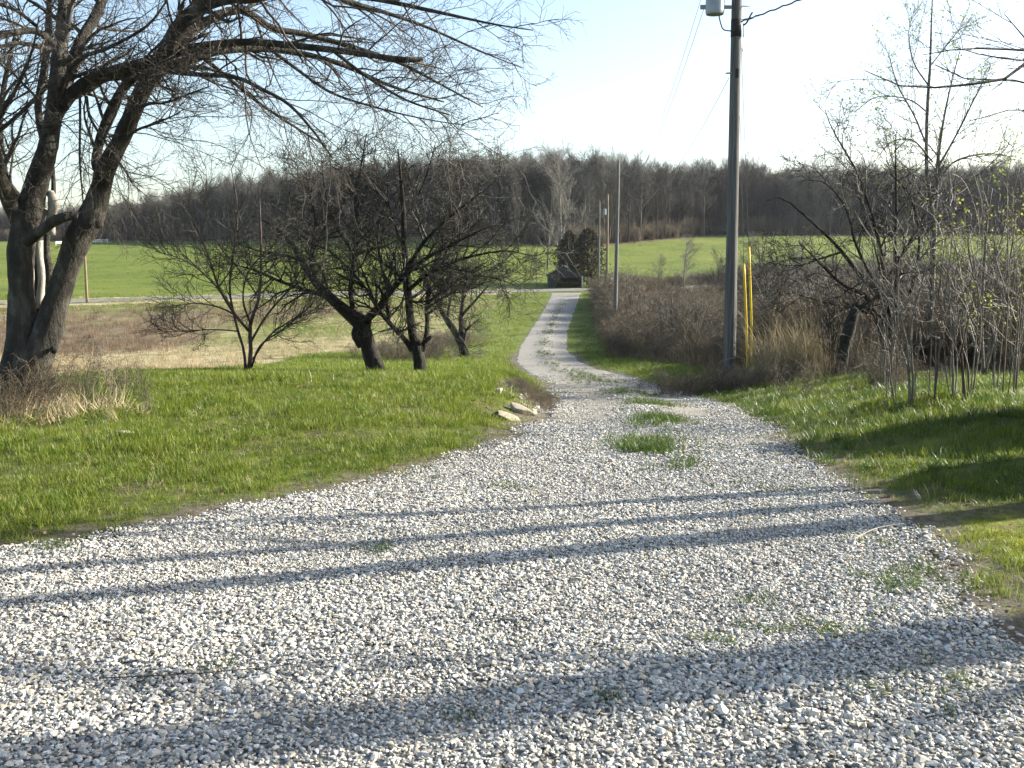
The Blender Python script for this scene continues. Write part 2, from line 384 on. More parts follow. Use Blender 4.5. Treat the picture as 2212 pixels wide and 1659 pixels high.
# ------------------------------------------------------------------ regions
def in_poly(u, v, poly):
    poly = np.asarray(poly, float); x, y = u, v
    ins = np.zeros(np.shape(u), bool)
    j = len(poly) - 1
    for i in range(len(poly)):
        xi, yi = poly[i]; xj, yj = poly[j]
        c = ((yi > y) != (yj > y)) & (x < (xj - xi) * (y - yi) / (yj - yi + 1e-12) + xi)
        ins ^= c; j = i
    return ins
def wpoly(uv): return [tuple(G(u, v)[:2]) for u, v in uv]
MEADOW = wpoly([(-900, 818), (100, 820), (230, 812), (330, 806), (460, 798), (590, 785), (650, 768), (760, 762), (880, 752), (1000, 742), (1030, 705), (1050, 672), (1085, 650), (1000, 640), (400, 652), (-900, 668)])
BROWN = wpoly([(-900, 770), (0, 775), (150, 772), (330, 757), (440, 738), (470, 715), (440, 695), (250, 690), (100, 700), (-900, 720)])
OLIVE = wpoly([(-900, 772), (0, 740), (300, 735), (560, 708), (700, 690), (980, 680), (1040, 655), (700, 648), (0, 668), (-900, 690)])
ROAD_UV = [(-900, 668), (-100, 658), (400, 643), (700, 635), (1110, 629), (1270, 626), (1500, 621), (1800, 614), (2212, 606), (3000, 594)]
RC = np.array([G(u, v) for u, v in ROAD_UV])
def yroad(x): return np.interp(x, RC[:, 0], RC[:, 1])
def wood_edge(t):    # distance of the wood's edge for a direction x/y
    return np.interp(t, [-2.2, -.55, -.45, -.38, -.3, -.12, -.05, .0, .04, .09, .12, .2, .5, 2.2], [330, 330, 335, 345, 300, 262, 250, 232, 226, 225, 236, 262, 268, 268])
def blur_mask(x, y, poly, rad):
    s = np.zeros(np.shape(x))
    offs = [(0, 0)] + [(rad * math.cos(a), rad * math.sin(a)) for a in np.arange(8) * math.pi / 4]
    for ox, oy in offs: s += in_poly(x + ox, y + oy, poly)
    return s / len(offs)

# ------------------------------------------------------------------ the ground sheet
def axis(lo, hi, fine, dense, n):
    s = np.linspace(-1, 1, n); c = dense
    a = math.asinh(-lo / fine * .5) ; b = math.asinh(hi / fine * .5)
    t = np.linspace(-a, b, n); return np.sinh(t) * 2 * fine
gx = axis(-2500, 2500, 2.6, 0, 400) 
gy = np.concatenate([np.linspace(-60, 1, 24)[:-1], 1 + axis(-.001, 3200, 9.0, 0, 430)])
gy = np.unique(gy)
X, Y = np.meshgrid(gx, gy)
Z = terrain(X, Y)
nx, ny = len(gx), len(gy)
ii = (np.arange(ny - 1)[:, None] * nx + np.arange(nx - 1)[None]).ravel()
gme = new_mesh('ground', np.stack([X, Y, Z], -1).reshape(-1, 3), [np.stack([ii, ii + 1, ii + nx + 1, ii + nx], -1)])
Xf, Yf = X.ravel(), Y.ravel()
off = np.maximum(xL(Yf) - Xf, Xf - xR(Yf))
tt = Xf / np.maximum(Yf, 1)
w = {}
w['dirt'] = np.clip(np.where(off < 0, 1, 1 - off / .95), 0, 1) * np.where(Yf < 60, 1, .4)
bank = np.exp(-((Yf - 15.2) / 2.6) ** 2) * ((xL(Yf) - Xf) > -.2) * ((xL(Yf) - Xf) < .8); w['dirt'] = np.maximum(w['dirt'], bank)
rdist = Yf - yroad(Xf)
w['dry'] = np.maximum(blur_mask(Xf, Yf, MEADOW, 2.0) * (.8 + .25 * vnoise(Xf, Yf, 7, 3)) * np.interp(Yf + .25 * np.minimum(Xf, 0), [40, 52, 66, 110], [1.05, .95, .55, .42]), ((np.abs(rdist) < 5) & (Xf < 0)) * .8)
w['weeds'] = np.maximum(np.maximum(blur_mask(Xf, Yf, BROWN, 5), .6 * blur_mask(Xf, Yf, OLIVE, 8)), ((Xf > xR(Yf) + 5) & (Yf > 24) & (rdist < -3)) * 1.0)
w['crop'] = (rdist > 4) * 1.0
we = wood_edge(tt)
w['floor'] = ((Yf > we - 4) & (Yf > 60)) * 1.0
w['thatch'] = sstep(36, 18, Yf) * np.clip(.5 + .25 * vnoise(Xf, Yf, 1.3, 4), 0, 1) * 1.0
w['moss'] = np.exp(-((Xf - 3.1) / .8) ** 2 - ((Yf - 5.6) / .9) ** 2) * .62
for k_, v_ in w.items():
    a = gme.attributes.new(k_, 'FLOAT', 'POINT'); a.data.foreach_set('value', v_.astype(np.float32))
tag(link('ground', gme, M['ground']), kind='structure')

# driveway strip
ys = np.concatenate([np.linspace(-12, 2, 15)[:-1], np.arange(2, 12, .12), np.arange(12, 30, .25), np.arange(30, DRIVE_END, .8), [DRIVE_END]])
nc = 48
s = np.linspace(0, 1, nc); 
xl = np.maximum(xL(ys), -14) + .10 * vnoise(ys, ys * .3, .35, 2) + .07 * vnoise(ys, ys, .12, 5)
xr = np.minimum(xR(ys), 14) + .10 * vnoise(ys, ys * .4, .3, 7) + .07 * vnoise(ys, ys, .13, 9)
DX = xl[:, None] + (xr - xl)[:, None] * s[None]; DY = np.repeat(ys[:, None], nc, 1)
DZ = terrain(DX, DY) + .018
edge = np.minimum(DX - xl[:, None], xr[:, None] - DX); DZ -= .04 * (edge < .02)
ii = (np.arange(len(ys) - 1)[:, None] * nc + np.arange(nc - 1)[None]).ravel()
dme = new_mesh('driveway', np.stack([DX, DY, DZ], -1).reshape(-1, 3), [np.stack([ii, ii + 1, ii + nc + 1, ii + nc], -1)])
sand = np.interp(DY, [0, 6, 11, 16, 60], [0, .0, .25, .35, .1]) 
a = dme.attributes.new('sand', 'FLOAT', 'POINT'); a.data.foreach_set('value', sand.ravel().astype(np.float32))
tag(link('driveway', dme, M['gravel']), kind='structure')
# public road across the far end of the drive
rx = np.linspace(RC[0, 0] * 1.2, RC[-1, 0] * 1.2, 220); ryc = yroad(rx)
rows = [-2.2, -1.1, 0, 1.1, 2.2]
RX = np.repeat(rx[:, None], 5, 1); RY = ryc[:, None] + np.array(rows)[None]
crown = terrain(rx, ryc)[:, None] + .12 - .01 * np.abs(np.array(rows))[None]
RZ = terrain(RX, RY) + .05
ii = (np.arange(219)[:, None] * 5 + np.arange(4)[None]).ravel()
rme = new_mesh('road', np.stack([RX, RY, RZ], -1).reshape(-1, 3), [np.stack([ii, ii + 5, ii + 6, ii + 1], -1)])
tag(link('road', rme, M['road']), kind='structure')

# ------------------------------------------------------------------ scattering of uncountable stuff through geometry nodes
def scatter(name, pos, rot, scl, idx, protos, label_kind='stuff', parent=None):
    pos = np.asarray(pos, np.float32)
    me = bpy.data.meshes.new(name); me.vertices.add(len(pos)); me.vertices.foreach_set('co', pos.ravel())
    a = me.attributes.new('srot', 'FLOAT_VECTOR', 'POINT'); a.data.foreach_set('vector', np.asarray(rot, np.float32).ravel())
    scl = np.asarray(scl, np.float32)
    if scl.ndim == 1: scl = np.repeat(scl[:, None], 3, 1)
    a = me.attributes.new('sscl', 'FLOAT_VECTOR', 'POINT'); a.data.foreach_set('vector', scl.ravel())
    a = me.attributes.new('sidx', 'INT', 'POINT'); a.data.foreach_set('value', np.asarray(idx, np.int32))
    o = link(name, me)
    ng = bpy.data.node_groups.new(name + '_nodes', 'GeometryNodeTree')
    ng.interface.new_socket('Geometry', in_out='INPUT', socket_type='NodeSocketGeometry')
    ng.interface.new_socket('Geometry', in_out='OUTPUT', socket_type='NodeSocketGeometry')
    N, L = ng.nodes, ng.links
    gi = N.new('NodeGroupInput'); go = N.new('NodeGroupOutput')
    iop = N.new('GeometryNodeInstanceOnPoints'); L.new(gi.outputs[0], iop.inputs['Points'])
    join = N.new('GeometryNodeJoinGeometry')
    for p in reversed(protos):
        oi = N.new('GeometryNodeObjectInfo'); oi.inputs['Object'].default_value = p; oi.inputs['As Instance'].default_value = True
        oi.transform_space = 'ORIGINAL'
        L.new(oi.outputs['Geometry'], join.inputs[0])
    L.new(join.outputs[0], iop.inputs['Instance'])
    iop.inputs['Pick Instance'].default_value = True
    def na(nm, t):
        n = N.new('GeometryNodeInputNamedAttribute'); n.data_type = t; n.inputs['Name'].default_value = nm
        return [x for x in n.outputs if x.enabled][0]
    L.new(na('sidx', 'INT'), iop.inputs['Instance Index'])
    e2r = N.new('FunctionNodeEulerToRotation'); L.new(na('srot', 'FLOAT_VECTOR'), e2r.inputs[0]); L.new(e2r.outputs[0], iop.inputs['Rotation'])
    L.new(na('sscl', 'FLOAT_VECTOR'), iop.inputs['Scale'])
    L.new(iop.outputs[0], go.inputs[0])
    md = o.modifiers.new('scatter', 'NODES'); md.node_group = ng
    o['kind'] = 'stuff'
    return o
def proto(me, mat):      # a template that is never linked to the scene itself
    me.materials.clear(); me.materials.append(mat)
    return bpy.data.objects.new(me.name, me)
def rand_rot(n, tilt):
    return np.stack([rng.normal(0, tilt, n), rng.normal(0, tilt, n), rng.uniform(0, 2 * np.pi, n)], 1)

def stone_mesh(name, n=13, flat=.6, seed=0):
    r = np.random.default_rng(seed)
    bm = bmesh.new()
    p = unit(r.normal(size=(n, 3))) * r.uniform(.75, 1.05, (n, 1)) * np.array([1, r.uniform(.65, .95), r.uniform(flat * .75, flat * 1.2)]) * .5
    for q in p: bm.verts.new(q)
    bmesh.ops.convex_hull(bm, input=bm.verts)
    for v_ in [v_ for v_ in bm.verts if not v_.link_faces]: bm.verts.remove(v_)
    me = bpy.data.meshes.new(name); bm.to_mesh(me); bm.free(); return me
stone_protos = [proto(stone_mesh('gravel_stone', 12 + i % 4, .52, i), M['stone']) for i in range(14)]
def in_view(x, y, mg=1.6):
    return np.abs(x) < y * .51 + mg
pos = []
for (y0, y1, dens, sz) in ((2.2, 3.8, 6200, .0193), (3.8, 5.5, 6600, .0175), (5.5, 8, 6000, .0168), (8, 12, 3600, .0185), (12, 18, 1700, .022), (18, 38, 480, .03)):
    W = (y1 * .51 + 1.6) * 2; n = int(W * (y1 - y0) * dens)
    x = rng.uniform(-W / 2, W / 2, n); y = rng.uniform(y0, y1, n)
    of = np.minimum(x - xL(y), xR(y) - x) 
    k = in_view(x, y) & (of + rng.normal(0, .06, n) - rng.exponential(.12, n) + .12 * vnoise(x, y, .8, 3) + .1 * vnoise(x, y, .23, 5) > -.12)
    # barer, sandier wheel tracks further down the drive
    mid = (xL(y) + xR(y)) / 2; hw = (xR(y) - xL(y)) / 2
    tr = np.exp(-((np.abs(x - mid) - hw * .45) / (.28 * hw)) ** 2) * sstep(9, 13, y)
    k &= rng.uniform(size=n) > .5 * sstep(.35, .8, vnoise(x, y, .6, 14)) + tr * .85 + .12 * sstep(10, 15, y) + .3 * sstep(8, 12, y) * (vnoise(x, y, .8, 6) > .1)
    x, y = x[k], y[k]; ln = np.exp(rng.normal(0, .27, len(x)))
    ln *= 1 + .25 * vnoise(x, y, .7, 8)
    pos.append(np.stack([x, y, sz * ln], 1))
pos = np.concatenate(pos); n = len(pos)
z = terrain(pos[:, 0], pos[:, 1]) + .018 + pos[:, 2] * rng.uniform(0.0, .3, n) + .008 * np.maximum(0, vnoise(pos[:, 0], pos[:, 1], .25, 4))
scatter('gravel', np.stack([pos[:, 0], pos[:, 1], z], 1), np.stack([rng.normal(0, .3, n), rng.normal(0, .3, n), rng.uniform(0, 6.28, n)], 1), pos[:, 2] * 1.15, rng.integers(0, 14, n), stone_protos)
print('gravel stones', n)

def tuft_mesh(name, nb, h, spread, wdt, lean, seed, seg=3):
    r = np.random.default_rng(seed); mb = MB()
    a = r.uniform(0, 6.28, nb); b0 = np.stack([np.cos(a), np.sin(a), 0 * a], 1) * (spread * np.sqrt(r.uniform(0, 1, nb)))[:, None]
    a2 = a + r.normal(0, .8, nb); o = np.stack([np.cos(a2), np.sin(a2), 0 * a2], 1)
    sd = np.stack([-np.sin(a2 + r.normal(0, .6, nb)), np.cos(a2), 0 * a2], 1)
    hh = h * r.uniform(.5, 1.15, nb); ln = lean * r.uniform(.2, 1.3, nb)
    rows_ = []
    for j in range(seg + 1):
        t = j / seg; c = b0 + o * (ln * hh * t ** 1.8)[:, None] + np.array([0, 0, 1]) * (hh * (t - .25 * ln * t ** 2.5))[:, None]
        wj = wdt * (1 - t ** 1.5) * .5
        if j < seg: rows_ += [c - sd * wj, c + sd * wj]
        else: rows_ += [c]
    v = np.stack(rows_, 1); nv = 2 * seg + 1
    base = (np.arange(nb) * nv)[:, None]
    qs = [base + np.array([2*j, 2*j+1, 2*j+3, 2*j+2])[None] for j in range(seg - 1)]
    mb.add(v.reshape(-1, 3), np.concatenate(qs), base + np.array([2*seg-2, 2*seg-1, 2*seg])[None])
    return mb.mesh(name)
lawn_p = [proto(tuft_mesh('grass_tuft', 22, .055, .075, .0042, .75, i), M['grass']) for i in range(5)]
long_p = [proto(tuft_mesh('long_tuft', 24, .13, .07, .0055, .8, 20 + i), M['grass_long']) for i in range(5)]
far_p = [proto(tuft_mesh('coarse_tuft', 16, .09, .16, .011, .7, 40 + i, 2), M['grass']) for i in range(4)]
dry_p = [proto(tuft_mesh('dry_tuft', 26, .3, .22, .012, .75, 60 + i), M['dry']) for i in range(4)]
weed_p = [proto(tuft_mesh('weed_tuft', 22, .45, .25, .012, .45, 80 + i), M['weed']) for i in range(4)]

def pts_area(y0, y1, dens, mg=1.6, xmin=-1e9, xmax=1e9):
    W = (y1 * .51 + mg) * 2; n = int(W * (y1 - y0) * dens)
    x = rng.uniform(-W / 2, W / 2, n); y = rng.uniform(y0, y1, n)
    k = in_view(x, y, mg) & (x > xmin) & (x < xmax); return x[k], y[k]
def offd(x, y): return np.maximum(xL(y) - x, x - xR(y))
def place(x, y, lift=0.0): return np.stack([x, y, terrain(x, y) + lift], 1)
# lawn
bands = ((3.5, 8, 330, lawn_p, 1.0), (8, 13, 210, lawn_p, 1.2), (13, 21, 110, lawn_p, 1.55), (21, 34, 38, far_p, 1.0), (34, 60, 11, far_p, 1.5), (60, 118, 2.2, far_p, 2.2))
for bi, (y0, y1, dens, pr, sc) in enumerate(bands):
    x, y = pts_area(y0, y1, dens, 2.0)
    od = offd(x, y) + rng.normal(0, .12, len(x)) + .2 * vnoise(x, y, .3, 3) + .14 * vnoise(x, y, .9, 8) - .06
    k = (od > .05) & (rng.uniform(size=len(x)) < sstep(0, .35, od) * .85 + .15) & ~in_poly(x, y, MEADOW)
    # bare bank beside the drive, thin mossy ground on the right
    bk = (y > 12.8) & (y < 17.5) & (xL(y) - x > -.1) & (xL(y) - x < .75 + .2 * vnoise(x, y, .3, 1)); k &= ~(bk & (rng.uniform(size=len(x)) < .85))
    ms = np.exp(-((x - 3.1) / .8) ** 2 - ((y - 5.6) / .9) ** 2); k &= rng.uniform(size=len(x)) > ms * .55
    thin = (vnoise(x, y, .5, 12) > .35); k &= ~(thin & (rng.uniform(size=len(x)) < .6))
    right = (x > 0) & (y > 6.3); k &= ~(right & (y < 16) & (rng.uniform(size=len(x)) < .3))
    x, y, od = x[k], y[k], od[k]; n = len(x)
    s_ = sc * rng.uniform(.7, 1.25, n) * (1 + .3 * vnoise(x, y, .8, 5)) * (.55 + .45 * sstep(0, .7, od))
    scl = np.stack([s_, s_, s_ * (1 + .45 * np.maximum(0, vnoise(x, y, .45, 9)))], 1)
    scatter('lawn_grass', place(x, y, -.004), rand_rot(n, .18), scl, rng.integers(0, len(pr), n), pr); print('lawn', n)
# longer grass on the right verge and in clumps
x, y = pts_area(6.4, 22, 70, 2.2, xmin=.8)
od = x - xR(y); k = (od > .05 + .2 * rng.uniform(size=len(x))) & (vnoise(x, y, .55, 2) + .35 * rng.normal(size=len(x)) > -.25); x, y = x[k], y[k]; n = len(x)
s_ = rng.uniform(.6, 1.2, n) * (1 + .45 * vnoise(x, y, .9, 3)); scatter('long_grass', place(x, y, -.01), rand_rot(n, .22), s_, rng.integers(0, 5, n), long_p)
x, y = pts_area(7, 21, 9, 2, xmax=0); k = ((xL(y) - x) > .3) & (vnoise(x, y, 1.2, 2) > .1); x, y = x[k], y[k]; n = len(x)
scatter('long_grass', place(x, y, -.01), rand_rot(n, .2), rng.uniform(.45, .85, n), rng.integers(0, 5, n), long_p)
# grass patches growing in the drive
MEDIAN = [(1395, 972, .14, 130), (1425, 958, .15, 50), (1425, 915, .17, 130), (1400, 925, .15, 40), (1478, 1010, .10, 26), (1405, 884, .18, 110), (1390, 878, .2, 50), (1360, 857, .36, 130), (1345, 850, .25, 40), (1290, 828, .55, 130), (1260, 822, .4, 40),
          (1815, 1372, .05, 12), (1720, 1362, .05, 9), (1560, 1402, .07, 14), (1640, 1368, .04, 8), (1310, 1518, .045, 9), (995, 1560, .03, 5), (2040, 1500, .08, 22), (1950, 1270, .12, 40), (1905, 1262, .07, 20), (1990, 1250, .1, 30),
          (1625, 1310, .05, 10), (1100, 1060, .05, 10), (1075, 1055, .04, 7), (120, 1190, .08, 26), (800, 1195, .05, 12), (920, 1040, .06, 10), (1880, 1180, .08, 14), (1880, 1500, .04, 8), (460, 1465, .03, 5), (340, 1480, .03, 5)]
px, py, ps = [], [], []
for u, v, r_, n_ in MEDIAN:
    c = hit(u, v, zdrive); q = rng.normal(size=(n_, 2)) * r_ * np.array([1.0, 1.5 if c[1] > 7.5 else 1]); px += list(c[0] + q[:, 0]); py += list(c[1] + q[:, 1]); ps += list(rng.uniform(.35, .95, n_) * (1 if c[1] > 7.5 else .6))
for y0_, y1_, n_ in ((3.5, 6.5, 260), (6.5, 11, 420)):     # seedlings coming up through the gravel towards the right edge
    yq = rng.uniform(y0_, y1_, n_); xq = xR(yq) - np.abs(rng.normal(.1, .75, n_)); kq = vnoise(xq, yq, .3, 4) + .6 * vnoise(xq, yq, .9, 1) > .35; px += list(xq[kq]); py += list(yq[kq]); ps += list(rng.uniform(.18, .5, kq.sum()))
yy = rng.uniform(24, 112, 2600); xx = (xL(yy) + xR(yy)) / 2 + rng.normal(0, .3, 2600); k = vnoise(xx, yy, 3.2, 3) + .5 * rng.normal(size=2600) > .15
px += list(xx[k]); py += list(yy[k]); ps += list(rng.uniform(.5, 1.15, k.sum()))
px, py, ps = map(np.array, (px, py, ps)); n = len(px)
scatter('drive_weeds', place(px, py, .01), rand_rot(n, .3), ps, rng.integers(0, 5, n), long_p)
# meadow
for (y0, y1, dens, sc) in ((24, 45, 7, .8), (45, 70, 2.6, 1.1), (70, 118, .8, 1.5)):
    W0 = y1 * .51 + 3; n = int(W0 * (y1 - y0) * dens * 1.3); x = rng.uniform(-W0, 2, n); y = rng.uniform(y0, y1, n)
    k = in_view(x, y, 3) & in_poly(x + rng.normal(0, .5, n), y + rng.normal(0, .6, n), MEADOW) & (vnoise(x, y, 3.1, 7) + .5 * rng.normal(size=n) > -.6); x, y = x[k], y[k]; n = len(x)
    br = in_poly(x + rng.normal(0, 2, n), y + rng.normal(0, 2, n), BROWN) | (in_poly(x, y, OLIVE) & (rng.uniform(size=n) < .75))
    a, b = ~br, br
    scatter('meadow_grass', place(x[a], y[a], -.02), rand_rot(a.sum(), .2), sc * rng.uniform(.5, 1.1, a.sum()), rng.integers(0, 4, a.sum()), dry_p)
    if b.sum(): scatter('brown_weeds', place(x[b], y[b], -.02), rand_rot(b.sum(), .15), sc * rng.uniform(.6, 1.1, b.sum()), rng.integers(0, 4, b.sum()), weed_p)
x, y = pts_area(4, 20, 9, 2); k = (offd(x, y) > .15) & (vnoise(x, y, .7, 4) > -.1); x, y = x[k], y[k]; n = len(x)
scatter('dry_blades', place(x, y, -.01), rand_rot(n, .4), rng.uniform(.12, .3, n), rng.integers(0, 4, n), dry_p)
n = 26000; x = rng.uniform(-120, 120, n); y = rng.uniform(125, 270, n); k = in_view(x, y, 4) & (y - yroad(x) > 5) & (y < wood_edge(x / y) - 3) & (vnoise(x, y, 9, 3) + .6 * rng.normal(size=n) > -.3); x, y = x[k], y[k]; n = len(x)
scatter('crop_grass', place(x, y, -.05), rand_rot(n, .1), rng.uniform(1.4, 3.4, n), rng.integers(0, 4, n), far_p)
# dead leaves and twiggy litter on the lawn and drive
leaf_p = []
for i in range(4):
    mb = MB(); mb.leaves(rng.normal(0, .006, (1, 3)), .026); leaf_p.append(proto(mb.mesh('dead_leaf'), M['leaf_dead']))
x, y = pts_area(3.2, 18, 60, 1.6); k = (offd(x, y) > -.25) | (rng.uniform(size=len(x)) < .10); k &= (vnoise(x, y, .6, 3) + .3 * rng.normal(size=len(x)) > .3); x, y = x[k], y[k]; n = len(x)
scatter('leaf_litter', place(x, y, .035), rng.uniform(0, 6.28, (n, 3)), rng.uniform(.6, 1.3, n), rng.integers(0, 4, n), leaf_p)


# ------------------------------------------------------------------ trees with a hand-laid skeleton
def local(arrs, base): return [(p - base, r) for p, r in arrs]
def skeleton(lines, conv, Y0, wscale, k=14):
    """lines: [(u, v, width, depth offset)] -> list of (points, radii) in metres"""
    out = []
    for ln in lines:
        pts, rad = [], []
        for q in ln:
            u, v = conv(q[0], q[1]); Yd = Y0 + (q[3] if len(q) > 3 else 0)
            pts.append(P(u, v, Yd)); rad.append(max(q[2] * wscale * .5 * Yd / FPX, .003))
        out.append(smooth_line(pts, rad, k))
    return out
def batch(arrs): return np.stack([a[0] for a in arrs]), np.stack([a[1] for a in arrs])
def make_tree(name, label, cat, base, stems, crown_parents, levels, mats, group=None, trunk_n=1, leaf=None, rough=.05, main_sides=10, limb_name='limb', extra=None):
    """stems: skeleton; first trunk_n joined as the trunk, the others are limbs of their own; levels: list of spawn dicts"""
    root = empty(name, tuple(base)); tag(root, label, cat, group)
    base = np.asarray(base)
    mb = MB()
    for p, r in stems[:trunk_n]: mb.tubes(p - base, r, main_sides, rough=rough)
    link('trunk', mb.mesh('trunk'), mats[0], root)
    for p, r in stems[trunk_n:]:
        mb = MB(); mb.tubes(p - base, r, max(5, main_sides - 3), rough=rough * .8); link(limb_name, mb.mesh(limb_name), mats[0], root)
    cur = [crown_parents]; mb = MB(); tips = []
    par = crown_parents
    for li, lv in enumerate(levels):
        lv = dict(lv); sides = lv.pop('sides', 3); nxt = lv.pop('also', None)
        nb = spawn(par[0], par[1], **lv)
        mb.tubes(nb[0] - base, nb[1], sides, cap=False)
        if leaf and li >= len(levels) - leaf.get('levels', 1): tips.append(nb[0])
        par = nb
    link('crown', mb.mesh('crown'), mats[1], root)
    if leaf:
        pp = []
        for t_ in tips:
            N_, k_, _ = t_.shape; sel = rng.uniform(size=N_) < leaf['p']; q = t_[sel]
            pp.append(q[:, -1]); pp.append(q[:, k_ // 2])
        pp = np.concatenate(pp)
        if 'where' in leaf: pp = pp[leaf['where'](pp)]
        mb = MB(); mb.leaves(pp - base, leaf['size']); f = link('foliage', mb.mesh('foliage'), leaf['mat'], root)
        tag(f, kind='stuff')
    return root
Z1 = lambda u, v: (u * .5643, v * .5643)
Z2 = lambda u, v: (288 + .4232 * u, 288 + .4232 * v)
Z4 = lambda u, v: (1512 + .5643 * u, v * .5643)
DD = lambda u, v: (u, v)
# --- big multi-stemmed tree at the left
YB = 10.9
A = [(30, 1560, 210), (65, 1480, 165), (82, 1300, 112), (80, 1100, 90), (80, 950, 98), (105, 830, 92), (140, 700, 86, .1), (178, 580, 72, .1), (198, 480, 62, .2), (215, 350, 60, .2), (225, 230, 54, .2), (240, 100, 46, .3), (246, 0, 42, .3), (262, -200, 26, .5), (280, -420, 10, .6)]
B = [(70, 1540, 170), (120, 1410, 130), (178, 1280, 112), (215, 1150, 92), (260, 1020, 88), (300, 910, 100), (345, 835, 98), (385, 720, 74), (402, 650, 72, -.1), (450, 560, 62, -.1), (500, 450, 62, -.2), (552, 330, 60, -.3), (612, 250, 66, -.3), (640, 190, 62, -.4), (690, 100, 60, -.5), (760, 30, 60, -.6), (850, -60, 48, -.8), (980, -200, 26, -1.1)]
trunkish = skeleton([A, B], Z1, YB, .5643, 80)
